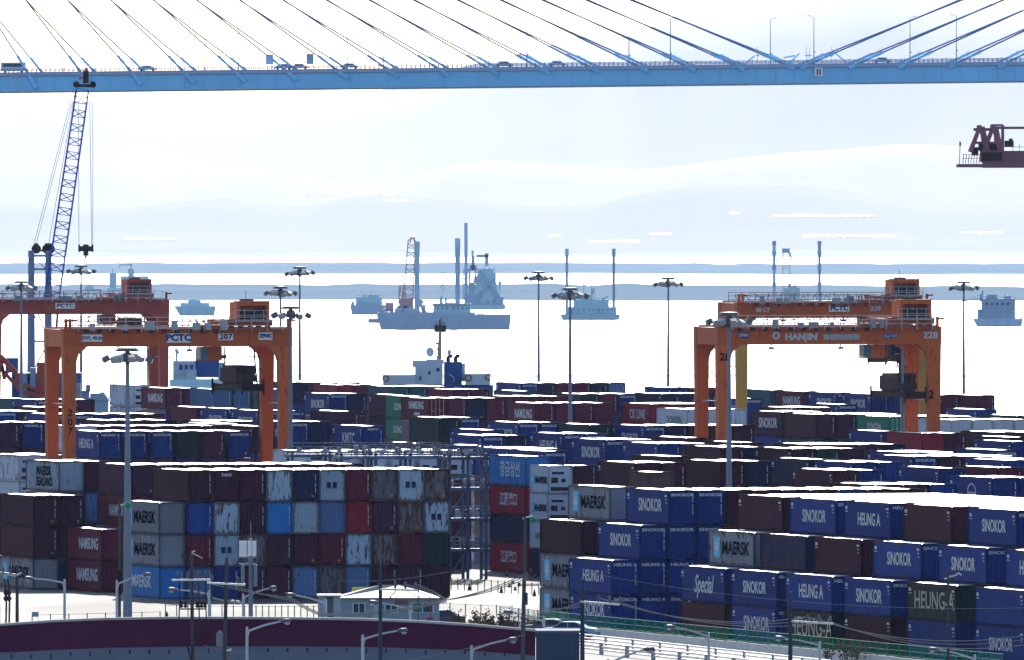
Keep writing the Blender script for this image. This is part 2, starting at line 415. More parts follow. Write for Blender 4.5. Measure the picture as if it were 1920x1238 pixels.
def marks_mesh():
    b = MB(); r_ = random.Random(5)
    for i in range(11):
        z = 2.35 - i * .155
        if i in (4, ): continue
        b.box(2.08, 2.08 + r_.uniform(.05, .09), .02, .03, z, z + .105)
    return b.mesh('number_lettering', M['white_letter'])
def side_marks_mesh(L):
    b = MB()
    for k, (a_, h_) in enumerate(((.5, .16), (.35, .08), (.28, .07))): b.box(-.01, 0.02, .55, .55 + a_, 2.3 - k * .26, 2.3 - k * .26 + h_)
    b.box(-.01, .02, L - .95, L - .45, 2.2, 2.45); b.box(-.01, .02, L - 1.1, L - .35, 2.0, 2.06)
    return b.mesh('number_lettering', M['white_letter'])
def plate_mesh():
    return MB().box(1.75, 1.98, .01, .03, .4, .58).mesh('placard', M['orange_plate'])
VENT = MB().box(.72, 1.08, .02, .05, 1.2, 1.75).box(1.28, 1.64, .02, .05, 1.2, 1.75).mesh('vent', M['dark_navy'])
MARKS = marks_mesh(); SIDEM = {12.19: side_marks_mesh(12.19), 6.06: side_marks_mesh(6.06)}; PLATE = plate_mesh()
def star_mesh(sx):
    b = MB(); n = 7; c = [(0, 0)]; pts = []
    for i in range(14):
        a = math.pi / 2 + i * math.pi / 7; r_ = .8 if i % 2 == 0 else .3
        pts.append((math.cos(a) * r_ * sx, math.sin(a) * r_))
    b.add([(0, -.012, 0)] + [(x, -.012, z) for x, z in pts], [(0, 1 + (i + 1) % 14, 1 + i) for i in range(14)])
    return b.mesh('logo_star', M['white_letter'])
STAR = star_mesh(1.0)
SQ = MB().box(-.85, .85, -.004, .004, -.85, .85).mesh('logo_square', M['sky_logo'])
def ring_mesh():
    b = MB(); n = 20; vv = []
    for i in range(n):
        a = 2*math.pi*i/n; vv += [(math.cos(a)*.75, -.01, math.sin(a)*.7), (math.cos(a)*.62, -.01, math.sin(a)*.57)]
    b.add(vv, [(2*i, 2*i+1, (2*i+3) % (2*n), (2*i+2) % (2*n)) for i in range(n)]); return b.mesh('logo_ring', M['white_letter'])
RING = ring_mesh()

# code: paint, side lettering (text, size, colour, dy, dz), end lettering, end style, words
CODE = {
 'S': ('navy', [('SINOKOR', 1.25, 'white_letter')], 'SINOKOR', 'closed', 'navy blue'),
 'H': ('navy', [('HEUNG A', 1.25, 'white_letter')], 'HEUNG A', 'closed', 'deep blue'),
 'b': ('navy', [], None, 'closed', 'plain navy'),
 'n': ('dark_navy', [], None, 'closed', 'dark navy'),
 'P': ('navy', [('Special', 1.75, 'white_letter', .35)], None, 'closed', 'navy blue'),
 'G': ('dark_green', [('HEUNG-A', 1.75, 'cream_letter')], None, 'closed', 'dark green'),
 'Y': ('grey', 'star', None, 'closed', 'grey'),
 'Z': ('light_grey', [('MAERSK', 1.1, 'black_letter'), ('SEALAND', 1.0, 'black_letter')], None, 'closed', 'faded grey'),
 'A': ('bright_blue', [('MAERSK', 1.35, 'white_letter')], None, 'closed', 'bright blue'),
 'Q': ('blue', [], None, 'closed', 'mid blue'),
 'B': ('bright_blue', [], None, 'closed', 'bright blue'),
 'y': ('blue_grey', [], None, 'closed', 'blue grey'),
 'l': ('light_grey', [], None, 'closed', 'rust patched light grey'),
 'q': ('rusty_grey', [], None, 'closed', 'rust streaked grey'),
 'w': ('brown', [], None, 'closed', 'dark brown'),
 'x': ('brown', [], 'tex', 'closed', 'dark brown'),
 'p': ('purple_brown', [], None, 'closed', 'purple brown'),
 'm': ('maroon', [], None, 'closed', 'maroon'),
 'N': ('maroon', [('NAMSUNG', 1.3, 'white_letter')], None, 'closed', 'maroon'),
 'V': ('maroon', [('NAMSUNG', 1.1, 'white_letter'), ('NAMSUNG', .45, 'white_letter')], None, 'door', 'maroon'),
 'r': ('red', [], None, 'closed', 'red'),
 'C': ('red', [('CK LINE', 1.35, 'white_letter')], None, 'closed', 'red'),
 'J': ('red', [('江苏港口', 1.15, 'white_letter')], None, 'closed', 'red'),
 's': ('light_blue', [('장금상선', 1.3, 'white_letter')], None, 'closed', 'light blue'),
 'g': ('dark_green', [], None, 'closed', 'dark green'),
 't': ('teal', [], None, 'closed', 'teal'),
 'E': ('green', [('DONGJIN', 1.15, 'white_letter')], None, 'door', 'bright green'),
 'D': ('reefer_white', [('DONGJIN', 1.3, 'green_letter')], None, 'door', 'white'),
 'i': ('reefer_white', [], None, 'door', 'white'),
 'O': ('reefer_white', [('SINOKOR', 1.2, 'boom_mauve')], None, 'reefer', 'white refrigerated'),
 'L': ('reefer_white', [], None, 'reefer', 'white refrigerated'),
 'M': ('reefer_white', 'smallstar', None, 'reefer', 'white refrigerated'),
 'z': ('tan_grey', [], None, 'closed', 'short grey brown'),
 'K': ('navy', [('KMTC', 1.35, 'white_letter')], 'KMTC', 'closed', 'navy blue'),
 'U': ('purple_brown', [('SINOKOR', 1.35, 'white_letter')], None, 'closed', 'purple brown'),
 'R': ('navy', 'ring', None, 'closed', 'navy blue'),
 'd': ('brown', [], None, 'door', 'dark brown'),
 'e': ('maroon', [], None, 'door', 'maroon'),
 'f': ('dark_navy', [], None, 'door', 'dark navy'),
 'h': ('blue_grey', [], None, 'door', 'blue grey'),
}
def side_put(root, me, y, z, m, name='lettering', xs=1):
    o = put(name, me, root, (0.028, y, z), R(-90), m); return o
def container(code, X, Y, Z, L=12.19, hh=TH, lean=0.0, side=True, seed=0):
    paint, sidet, endt, style, _ = CODE[code]
    r_ = random.Random(seed * 31 + 7)
    root = empty('shipping_container', (X, Y, Z), PHI + lean)
    body, frame, cast, door, rod = cmesh(L, hh, style)
    m = M[paint]
    put('body', body, root, m=m); put('frame', frame, root, m=M[paint + '_frame'])
    if door:
        put(door.name.split('.')[0], door, root, m=m if style == 'door' else None)
        put(rod.name.split('.')[0], rod, root)
    dz = hh - TH
    if side and sidet:
        if isinstance(sidet, list):
            for i, t in enumerate(sidet):
                zz = 1.5 if len(sidet) == 1 else (1.95, .85)[i]
                tall = t[1] * (.8 if L < 7 else 1)
                if L < 7: tall *= .62
                wide = 1.0 if L > 7 else .8
                fs_ = {'SINOKOR': 1.0, 'HEUNG A': 1.0, 'HEUNG-A': 1.12, 'NAMSUNG': 1.0, 'MAERSK': 1.22, 'DONGJIN': .95, 'Special': .9}.get(t[0], 1.15)
                me = text_mesh(t[0], tall * 1.15, fs_ * wide, .035 if t[0] != 'HEUNG-A' else .012, t[3] if len(t) > 3 else 0)
                off = {'N': 1, 'A': -1}.get(code, 0)
                lo_ = side_put(root, me, L * .46 - off * .6 + r_.uniform(-.35, .35), zz + dz - .02 + r_.uniform(-.07, .07), M[t[2]]); q_s = r_.uniform(.92, 1.06); lo_.scale = (q_s * r_.uniform(.94, 1.06), 1, q_s)
        elif sidet in ('star', 'smallstar'):
            k = 1 if L > 7 else .55
            side_put(root, SQ, L - 2.2 * k, 1.5 + dz, M['sky_logo'], 'logo').scale = (k, 1, k)
            st = side_put(root, STAR, L - 2.2 * k, 1.5 + dz, M['white_letter'], 'logo'); st.location.x = .014; st.scale = (k, 1, k)
            side_put(root, text_mesh('MAERSK', 1.5 if L > 7 else .85, 1.32, .035), L * .5 - 1.1 * k, 1.45 + dz, M['black_letter'])
        elif sidet == 'ring':
            side_put(root, RING, L * .48, 1.6, M['white_letter'], 'logo').scale = (1.6, 1, 1)
            side_put(root, text_mesh('SITC', .7, 1.5, .02), L * .48, 1.25, M['white_letter'])
    if side and paint in ('navy', 'brown', 'dark_green', 'dark_navy', 'purple_brown') and L > 7 and (paint == 'navy' or r_.random() < .35):
        put('number_lettering', SIDEM[L], root)
    if endt: put('lettering', text_mesh(endt, .34 if endt != 'tex' else .55, 1.35, .012), root, (W / 2, .05, hh - .42), 0)
    if code == 'l' and seed % 3 == 0: put('vent', VENT, root)
    if style == 'closed':
        if r_.random() < .75 and paint not in ('light_grey', 'rusty_grey', 'grey'): put('number_lettering', MARKS, root)
        if r_.random() < .4: put('placard', PLATE, root)
    return root

RUNS = []
def RUN(*a): RUNS.append(a)
RUN('rusty wall of stacks at front left', 298, 942.2, 3, 'YYA', 2.46, 12.19)
RUN('rusty wall of stacks at front left', 350.8, 881.8, 4, 'wQmy xllb wwqw lBww nlwy lymq mrly qpqw lqmp qlgw', 2.464, 12.19)
RUN('long dark roof row behind the rusty wall', 246, 871.5, 4, 'pN w w w w m w w w', 2.464, 12.19)
RUN('faded grey stack at far left', 110.6, 864.8, 4, 'Zy wy', 2.46, 12.19)
RUN('brown stacks at left edge', 61.8, 929, 3, 'wwY ww', 2.46, 12.19)
RUN('maroon pair beside the near mast', 190, 992.4, 2, 'NN', 2.46, 12.19)
RUN('white reefers at left edge', 35, 853, 3, 'LL L', 2.5, 12.19)
RUN('stack of red and blue boxes right of centre', 985.5, 855.5, 4, 'sJnJ', 2.46, 12.19)
RUN('small reefer stack right of centre', 1027, 873, 4, 'MMDn wN', 2.5, 6.06)
RUN('M1', 1136, 824.3, 4, 'SS S', 2.5, 12.19)
RUN('M2', 1234, 831.5, 4, 'bS b', 2.5, 12.19)
RUN('M3', 1353, 838, 4, 'w n', 2.5, 12.19)
RUN('M4', 1485, 840.5, 4, 'w g w', 2.5, 12.19)
RUN('M5', 1253, 855.5, 4, 'w', 2.5, 12.19)
RUN('M6', 1191, 867.5, 4, 'w w', 2.5, 12.19)
RUN('M7', 1350, 864.5, 4, 'wx n', 2.5, 12.19)
RUN('M8', 1518, 861, 4, 'n', 2.5, 12.19)
RUN('M9', 1600, 866.5, 4, 'b b', 2.5, 12.19)
RUN('M10', 1216, 885, 4, 'z', 2.5, 6.06)
RUN('M11', 1561.5, 881.5, 4, 'w b', 2.46, 12.19)
RUN('M12', 1761, 877.5, 4, 'b', 2.5, 12.19)
RUN('M13', 1625, 891, 3, 'w', 2.5, 12.19)
RUN('M14', 1506, 897, 3, 'm', 2.5, 12.19)
RUN('M15', 1640, 908.5, 4, 'w w b', 2.46, 12.19)
RUN('M16', 1861, 895.5, 4, 'R b', 2.5, 12.19)
RUN('M17', 1871, 876.5, 4, 'm', 2.5, 12.19)
RUN('M18', 1885, 862.5, 4, 'b b', 2.5, 12.19)
RUN('M19', 1713, 855.5, 4, 'S w w w', 2.5, 12.19)
RUN('M20', 1698, 848, 4, 'b w', 2.5, 12.19)
RUN('M21', 1865, 843.5, 4, 'S', 2.5, 12.19)
RUN('M22', 1897, 827.5, 4, 'b', 2.5, 12.19)
RUN('M23', 1893, 819.5, 4, 'n', 2.5, 12.19)
RUN('M24', 1868, 810, 4, 'w w', 2.5, 12.19)
RUN('M25', 1728, 812, 4, 'r w', 2.5, 12.19)
RUN('M26', 1656, 808.5, 4, 'b', 2.5, 12.19)
RUN('F1', 1220, 757, 4, 'C m m', 2.5, 12.19)
RUN('F2', 1004, 755.7, 4, 'N m m m', 2.5, 12.19)
RUN('F3', 1288, 767, 4, 'D i i', 2.5, 12.19)
RUN('F4', 1240, 738, 4, 'n n n', 2.5, 12.19)
RUN('F5', 1259, 726.5, 4, 'b', 2.5, 12.19)
RUN('F6', 1312, 727.5, 4, 'm', 2.5, 12.19)
RUN('F7', 1395, 747, 4, 'S', 2.5, 12.19)
RUN('F8', 1445, 731, 4, 't', 2.5, 12.19)
RUN('F9', 1506, 733.5, 4, 'N', 2.5, 12.19)
RUN('F10', 1569, 736, 4, 'S', 2.5, 12.19)
RUN('F11', 1632, 738.5, 4, 'S', 2.5, 12.19)
RUN('F12', 1697, 739.5, 4, 'b', 2.5, 12.19)
RUN('F13', 1764, 740, 4, 'm', 2.5, 12.19)
RUN('F14', 1831, 741, 4, 'm', 2.5, 12.19)
RUN('F15', 1572, 758, 4, 'S', 2.5, 12.19)
RUN('F16', 1483, 764, 4, 'w w', 2.5, 12.19)
RUN('F17', 1466, 772, 4, 'Ub w', 2.5, 12.19)
RUN('F18', 1530, 776.5, 4, 'wt wt w w', 2.5, 12.19)
RUN('F19', 1667, 781, 4, 'E t w w', 2.5, 12.19)
RUN('F20', 1783, 787, 4, 'i i i i', 2.5, 12.19)
RUN('F21', 1832, 767.5, 4, 'b', 2.5, 12.19)
RUN('F22', 1905, 779, 4, 'g', 2.5, 12.19)
RUN('D1', 803, 746.5, 4, 'V m n m', 2.55, 12.19)
RUN('D2', 772, 743, 4, 'EE', 2.5, 12.19)
RUN('D3', 618, 738, 4, 'Sn nn', 2.5, 12.19)
RUN('D4', 741, 740.5, 4, 'pp', 2.5, 12.19)
RUN('D5', 631, 721.5, 4, 'r m', 2.5, 12.19)
RUN('D6', 735, 724.5, 4, 't t B', 2.5, 12.19)
RUN('D7', 850, 730, 4, 'm m', 2.5, 12.19)
RUN('D8', 975, 733, 4, 't', 2.5, 12.19)
RUN('D9', 1090, 738.5, 4, 'g m S', 2.5, 12.19)
RUN('D10', 960, 743, 4, 'm m m', 2.5, 12.19)
RUN('D11', 977, 718, 4, 'S n m m n y', 2.5, 12.19)
RUN('D12', 545, 716.5, 4, 'n n n b', 2.5, 12.19)
RUN('D13', 823, 783, 4, 'gg S', 2.55, 12.19)
RUN('D14', 972, 792, 4, 'S S', 2.5, 12.19)
RUN('D15', 905, 806, 4, 'b', 2.5, 12.19)
RUN('D16', 1105, 796, 4, 'g', 2.5, 12.19)
RUN('D17', 1208, 798, 4, 'S n w x w', 2.53, 12.19)
RUN('D18', 1056, 813, 4, 'H S', 2.5, 12.19)
RUN('D19', 903.5, 816.5, 4, 'SS n', 2.6, 12.19)
RUN('D20', 955, 841, 4, 'S n', 2.5, 12.19)
RUN('D21', 1020, 845.5, 4, 'S', 2.5, 12.19)
RUN('D22', 1285, 820.5, 4, 'w', 2.5, 12.19)
RUN('D23', 1387, 829.5, 4, 'w', 2.5, 12.19)
RUN('D24', 1520, 835, 4, 'n w w n', 2.5, 12.19)
RUN('L1', 636, 771, 4, 'p', 2.5, 12.19)
RUN('L2', 535, 770, 4, 'H', 2.5, 12.19)
RUN('L3', 540, 790.5, 4, 'S n', 2.5, 12.19)
RUN('L4', 680, 798.5, 4, 'K', 2.5, 12.19)
RUN('L5', 777, 831, 3, 'w', 2.5, 12.19)
RUN('L6', -4, 792, 4, 'p H w', 2.85, 12.19)
RUN('row under the left orange gantry', 186, 809, 4, 'Hb Sb Sb gb pb SH', 2.85, 12.19)
RUN('L8', 140, 799, 4, 'L w w w w w', 2.85, 12.19)
RUN('L9', 95, 776.5, 4, 'S H b w w', 2.8, 12.19)
RUN('L10', 200, 788, 4, 'w w n', 2.8, 12.19)
RUN('L11', 407, 794.5, 4, 'g', 2.5, 12.19)
RUN('L12', 475, 799, 4, 'w', 2.5, 12.19)
RUN('L13', 395, 789.5, 4, 'n n', 2.5, 12.19)
RUN('L14', 369, 763.5, 4, 'm', 2.5, 12.19)
RUN('L15', 426, 766, 4, 'S', 2.5, 12.19)
RUN('L16', 485, 768.5, 4, 'S', 2.5, 12.19)
RUN('L17', 310, 727.5, 4, 'N m', 2.5, 12.19)
RUN('L18', 250, 722, 4, 'LL', 2.5, 12.19)
RUN('L19', 401.5, 729.5, 4, 'y y q y', 2.6, 12.19)
RUN('L20', 25, 747, 4, 't', 2.5, 12.19)
RUN('L21', 69, 749, 4, 'S n w', 2.5, 12.19)
RUN('L22', 75, 763.5, 4, 'w w', 2.5, 12.19)
RUN('L23', -5, 771, 4, 'S w', 2.5, 12.19)
RUN('boxes inside the refrigerated racks', 899, 836, 4, 'SOOO', 2.46, 12.19)
RUN('white roofs behind the refrigerated racks', 575, 846, 4, 'L L L L L L', 2.85, 12.19)

# right-hand block on its own bay grid: (place, v, [(column, codes from the top down)])
RBLK = [
 ('farthest bay', 1246.4, [(1, 'wYY'), (2, 'Yww')]),
 ('second bay', 1229.6, [(0, 'HS'), (1, 'SHH'), (2, 'SSHS'), (3, 'SSH'), (4, 'w'), (5, 'w'), (6, 'n'), (7, 'w'), (8, 'b'), (9, 'w'), (10, 'w')]),
 ('third bay', 1198.2, [(0, 'Pw'), (1, 'Yn'), (2, 'w'), (3, 'b'), (4, 'w'), (5, 'b'), (6, 'w'), (7, 'w'), (8, 'w')]),
 ('fourth bay', 1184.2, [(0, 'SS'), (1, 'nw'), (2, 'S'), (3, 'b'), (4, 'w'), (5, 'b'), (6, 'w'), (7, 'w'), (8, 'w')]),
 ('fifth bay', 1169.8, [(0, 'HG'), (1, 'wS'), (2, 'H'), (3, 'b'), (4, 'w'), (5, 'b'), (6, 'w'), (7, 'w')]),
 ('sixth bay', 1154.4, [(0, 'Sw'), (1, 'Sw'), (2, 'w'), (3, 'b'), (4, 'w'), (5, 'b'), (6, 'w')]),
 ('seventh bay', 1138.2, [(0, 'Gb'), (1, 'Sw'), (2, 'S'), (3, 'b'), (4, 'w'), (5, 'b')]),
 ('eighth bay', 1121.4, [(0, 'bS'), (1, 'Hb'), (2, 'b'), (3, 'w')]),
 ('nearest bay', 1105.0, [(0, 'bb'), (1, 'wb'), (2, 'w')]),
]
PLACED = []     # (u0, u1, v0, v1, height)
def hit(u, v, wdt, L):
    for a in PLACED:
        if min(a[1], u + wdt) - max(a[0], u) > .04 and min(a[3], v + L) - max(a[2], v) > .04: return True
    return False
LIST = []       # every container: code, u, v, z, L, hh, place, column, tier, tiers
FILL = []
def uv(X, Y): return X * EX[0] + Y * EX[1], X * EY[0] + Y * EY[1]
def xy(u, v): return u * EX[0] + v * EY[0], u * EX[1] + v * EY[1]
def stack(code, u, v, tiers, L, place, col, ncol, hs=None):
    z = 0
    hs = hs or [TH] * tiers
    for t in range(tiers):
        k = tiers - 1 - t
        if k < len(code): LIST.append((code[k], u, v, z, L, hs[t], place, col, ncol, t + 1, tiers))
        else: FILL.append((u, v, z, L, hs[t]))
        z += hs[t]
for place, v, cols in RBLK:
    for c, code in cols:
        u = 375.3 + 2.2 * min(c, 2) + max(0, c - 2) * 2.5 + (.25 if c else 0)
        u = 375.2 + 2.47 * c
        stack(code, u, v, 2 if c == 0 else 3 if c == 1 else 4, 12.19, 'right block ' + place, c, len(cols))
        PLACED.append((u, u + W, v, v + 12.19))
for nm, x, y, t, cols, p, L in RUNS:
    cols = cols.split()
    hs = [TH] * t
    if nm.startswith('stack of red'): hs = [2.9, 2.6, 2.9, 2.9]
    if nm.startswith('small reefer'): hs = [2.66] * 4
    top = sum(hs)
    s0 = (y - YH) / (H - top); best = None
    for k in range(0, 30):
        for sg in (1, -1):
            D = F / s0 + sg * k * .6; X = (x - 960) / F * D; u, v = uv(X, D)
            if not hit(u, v, (len(cols) - 1) * p + W, L): best = (u, v, k); break
        if best: break
    if not best: print('NOPLACE', nm, x, y); best = (u, v, 99)
    if best[2] > 4: print('nudged', nm, x, y, best[2])
    u, v, _ = best
    for c, code in enumerate(cols):
        stack(code, u + c * p, v, t, L, nm, c, len(cols), hs)
    PLACED.append((u, u + (len(cols) - 1) * p + W, v, v + L))
#EXTRA#
# find out which stacked boxes show: paint their outlines far to near on a coarse grid and count what is left
import numpy as np
def outline(u, v, z, L, hh):
    xs, ys = [], []
    for a in (0, W):
        for c_ in (0, L):
            X, Y = xy(u + a, v + c_)
            for q in (z, z + hh): xs.append(960 + X * F / Y); ys.append(YH + (H - q) * F / Y)
    pts = sorted(zip(xs, ys)); up = []; lo = []
    for p_ in pts:
        while len(lo) > 1 and (lo[-1][0]-lo[-2][0])*(p_[1]-lo[-2][1]) - (lo[-1][1]-lo[-2][1])*(p_[0]-lo[-2][0]) <= 0: lo.pop()
        lo.append(p_)
        while len(up) > 1 and (up[-1][0]-up[-2][0])*(p_[1]-up[-2][1]) - (up[-1][1]-up[-2][1])*(p_[0]-up[-2][0]) >= 0: up.pop()
        up.append(p_)
    return lo, up
grid = np.full((619, 960), -1, int)
jobs = [(e[2], e[3], e[1], e[4], e[5], i) for i, e in enumerate(LIST)] + [(f_[1], f_[2], f_[0], f_[3], f_[4], -1) for f_ in FILL]
jobs.sort(key=lambda e: (-round(e[0]), -e[2], e[1]))
for v, z, u, L, hh, i in jobs:
    lo, up = outline(u, v, z, L, hh)
    x0, x1 = max(0, int(lo[0][0] / 2)), min(959, int(lo[-1][0] / 2))
    if x1 <= x0: continue
    gx = np.arange(x0, x1 + 1) * 2 + 1
    ya = np.interp(gx, [p_[0] for p_ in lo], [p_[1] for p_ in lo]) / 2; yb = np.interp(gx, [p_[0] for p_ in up], [p_[1] for p_ in up]) / 2
    for k, x in enumerate(range(x0, x1 + 1)):
        g0, g1 = max(0, int(round(min(ya[k], yb[k])))), min(618, int(round(max(ya[k], yb[k]))))
        if g1 > g0: grid[g0:g1, x] = i
area = np.bincount(grid[grid >= 0], minlength=len(LIST))
order = np.argsort(-area); KEPT = set(int(k) for k in order[:300] if area[k] > 0); SEEN = {}
for k in KEPT:
    yy, xx = np.nonzero(grid == k); SEEN[k] = (xx.mean() * 2 + 1, yy.mean() * 2 + 1)
print('showing', int((area > 0).sum()), 'smallest kept', int(area[order[299]]) if len(order) > 299 else 0)
NTH = ['first', 'second', 'third', 'fourth', 'fifth', 'sixth', 'seventh', 'eighth', 'ninth', 'tenth', 'eleventh']
BAYS = {'farthest': 'first', 'second': 'second', 'third': 'third', 'fourth': 'fourth', 'fifth': 'fifth', 'sixth': 'sixth', 'seventh': 'seventh', 'eighth': 'eighth', 'nearest': 'ninth'}
used = set()
def box_label(i, code, place, c, nc, t, tt):
    words = CODE[code][4] + ' container'
    tier = ['bottom', 'second', 'third', 'fourth'][t - 1] if t < tt else 'top'
    if place.startswith('rusty wall'): l = '%s, %s tier, %s column of the rusty wall at left' % (words, tier, NTH[c + (1 if nc > 1 else 0)])
    elif place.startswith('right block'): l = '%s, %s tier, %s row, %s bay from left, right block' % (words, tier, 'front' if c == 0 else NTH[c], BAYS[place.split()[2]])
    elif place.startswith('stack of red'): l = '%s, %s tier, stack of red and blue boxes right of centre' % (words, tier)
    else:
        x, y = SEEN.get(i, (0, 0)); l = '%s, %.0f percent across and %.0f percent down the photo' % (words, x / 19.2, y / 12.38)
        if l in used: l = '%s, %.1f percent across and %.1f percent down the photo' % (words, x / 19.2, y / 12.38)
    if l in used: print('dup', l)
    used.add(l); return l
for i, (code, u, v, z, L, hh, place, c, nc, t, tt) in enumerate(LIST):
    if i not in KEPT: FILL.append((u, v, z, L, hh, CODE[code][0])); continue
    X, Y = xy(u, v)
    o = container(code, X + rnd.uniform(-.03, .03), Y + rnd.uniform(-.05, .05), z, L, hh, rnd.uniform(-.0035, .0035), seed=i)
    tag(o, box_label(i, code, place, c, nc, t, tt), 'shipping container', 'stacked shipping containers')
b = MB(); mi = []; pal = ['roof_glare']
for f_ in FILL:
    u, v, z, L, hh = f_[:5]; k_ = f_[5] if len(f_) > 5 else rnd.choice(['brown', 'navy', 'navy', 'maroon', 'dark_navy'])
    if k_ not in pal: pal.append(k_)
    cs = [xy(u + a, v + c_) for a, c_ in ((0.02, 0.02), (W - .02, .02), (W - .02, L - .02), (.02, L - .02))]
    b.add([(x_, y_, z + .02) for x_, y_ in cs] + [(x_, y_, z + hh - .02) for x_, y_ in cs],
          [(0,3,2,1),(4,5,6,7),(0,1,5,4),(1,2,6,5),(2,3,7,6),(3,0,4,7)])
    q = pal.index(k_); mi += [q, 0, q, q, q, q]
me = b.mesh('container_stacks', M[pal[0]])
for k in pal[1:]: me.materials.append(M[k])
for p_, k in zip(me.polygons, mi): p_.material_index = k
tag(put('container_stacks', me), kind='stuff')
print('containers', len(LIST), 'fill', len(FILL))
# ------------------------------------------------------------------ yard gantry cranes
def label_plate(root, name, x, z, w_, h_, y, plate, body, size, lm, xs=1.0, bold=.02):
    pl = None
    if plate: pl = MB().box(-w_/2, w_/2, -.03, 0, -h_/2, h_/2).build(name, M[plate], root, (x, y, z))
    t = put('lettering', text_mesh(body, size, xs, bold), pl or root, (0, -.05, 0) if pl else (x, y - .03, z), 0, M[lm])
    return pl or t
def gantry(px, s, ztop, span, wb, paint, tx, spz, label, texts, seed=0, rearpaint=None, house=True, legtext=None, beamh=1.85):
    p0 = P(px, 500, s); root = empty('gantry_crane', (p0.x, p0.y, 0), PHI)
    tag(root, label, 'gantry crane'); zb = ztop - beamh
    A = M[paint]; B = M[rearpaint or paint]; dark = M['orange_dark'] if paint == 'orange' else M[paint]
    for x in (0, span):
        for y in (0, wb):
            b = MB(); b.bar((x, y, 1.7), (x, y, zb), 1.0, 1.05, 1.45, 1.05)
            sx = 1 if x == 0 else -1
            b.prism([(x + sx*.7, zb - 1.6), (x + sx*.95, zb - .8), (x + sx*1.9, zb - .01), (x + sx*.7, zb - .01)], y - .5, y + .5)
            b.box(x - .78, x + .78, y - .56, y + .56, zb - 6.1, zb - 5.98)
            b.build('leg', B if rearpaint else A, root)
        MB().box(x - .6, x + .6, -1.2, wb + 1.2, .95, 1.7).box(x - .75, x + .75, -.6, wb + .6, 1.5, 1.72).build('sill_beam', A, root)
        for y in (-.7, .7, wb - .7, wb + .7):
            MB().tube([(x - .3, y, .75), (x + .3, y, .75)], .75, 12).build('wheel', M['tyre'], root)
        MB().box(x - .7, x + .7, .56, wb - .56, zb + .003, ztop - .02).build('end_beam', A, root)
        b = MB()
        b.bar((x - .4 * (1 if x == 0 else -1), .2, zb - 6), (x, wb - .3, zb - 6), .1)
        b.build('tie_rod', M['pole_light'], root)
    for y, nm in ((0, 'main_beam'), (wb, 'main_beam')):
        b = MB(); b.box(-.75, span + .75, y - .55, y + .55, zb, ztop)
        for k in range(9): x = span * (k + .5) / 9; b.box(x - .03, x + .03, y - .6, y + .6, zb + .02, ztop - .02)
        b.box(-.8, span + .8, y - .72, y + .72, ztop, ztop + .07)
        b.build(nm, A, root)
    # walkway handrails and trolley rails
    for y in (-.95, wb + .95):
        b = MB(); 
        n = 13
        for k in range(n + 1):
            x = .8 + (span - 1.2) * k / n; b.bar((x, y, ztop - .25), (x, y, ztop + 1.25), .07)
        for z in (.35, .8, 1.25): b.bar((.8, y, ztop + z), (span - .4, y, ztop + z), .06)
        b.build('handrail', M['pole_light'] if y < 0 else dark, root)
        MB().box(.5, span - .2, min(y, y + .5*(1 if y < 0 else -1)), max(y, y + .5*(1 if y < 0 else -1)), ztop - .3, ztop - .24).build('walkway', dark, root)
    b = MB()
    for y in (0, wb): b.box(-.3, span + .3, y - .06, y + .06, ztop + .07, ztop + .22)
    b.build('trolley_rail', M['steel'], root)
    for x in (-.45, 1.6 - 2.05 + .45, span + .3):
        MB().bar((x, -.5, ztop), (x, -.5, ztop + 1.1), .28).bar((x, -.5, ztop + .9), (x + .8, -.5, ztop + .9), .2).build('buffer', A, root)
    # cabinets, festoon cable loops and lamps along the beam
    b = MB(); rq = random.Random(seed + 50)
    for k in range(7):
        x = rq.uniform(1.5, span - 6); q = rq.uniform(.4, 1.1); b.box(x, x + q, -1.25, -.98, ztop - .1, ztop + rq.uniform(.35, .9))
    b.build('cabinet', M['machinery'], root)
    b = MB()
    for k in range(11): x = 1.5 + (span - 8) * k / 11; b.box(x, x + .5, -.68, -.57, ztop - .42, ztop - .05)
    for k in range(12): x = 1 + (tx - 3) * k / 12; q = (tx - 3) / 12; b.tube([(x, wb - .9, ztop + .9), (x + q * .25, wb - .9, ztop + .35), (x + q * .75, wb - .9, ztop + .35), (x + q, wb - .9, ztop + .9)], .045, 4)
    b.bar((1, wb - .9, ztop + .95), (tx, wb - .9, ztop + .95), .08)
    b.build('festoon_cable', M['rust_black'], root)
    for k, x in enumerate((span * .22, span * .55)): MB().bar((x, -.7, zb + .1), (x, -.7, zb - .25), .12).box(x - .3, x + .3, -.95, -.6, zb - .5, zb - .25).build('floodlight', M['lamp_body'], root)
    # trolley
    b = MB(); b.box(tx - 2.6, tx + 2.4, -.5, .6, ztop + .3, ztop + 1.0); b.box(tx - 2.6, tx + 2.4, wb - .6, wb + .5, ztop + .3, ztop + 1.0)
    b.box(tx - 2.4, tx - 1.6, .6, wb - .6, ztop + .45, ztop + .9); b.box(tx + 1.4, tx + 2.2, .6, wb - .6, ztop + .45, ztop + .9)
    for x in (-2, -1, 1, 2):
        for y in (0, wb): b.tube([(tx + x, y - .2, ztop + .35), (tx + x, y + .2, ztop + .35)], .28, 10)
    r_ = random.Random(seed)
    for k in range(9):
        x = tx - 5.6 + .36 * k; b.bar((x, -.3, ztop + .2), (x + r_.uniform(-.3, .5), .4, ztop + r_.uniform(.6, 1.1)), .12)
    b.box(tx - 5.8, tx - 2.5, -.5, .9, ztop + .25, ztop + .45)
    tr = b.build('trolley', dark, root)
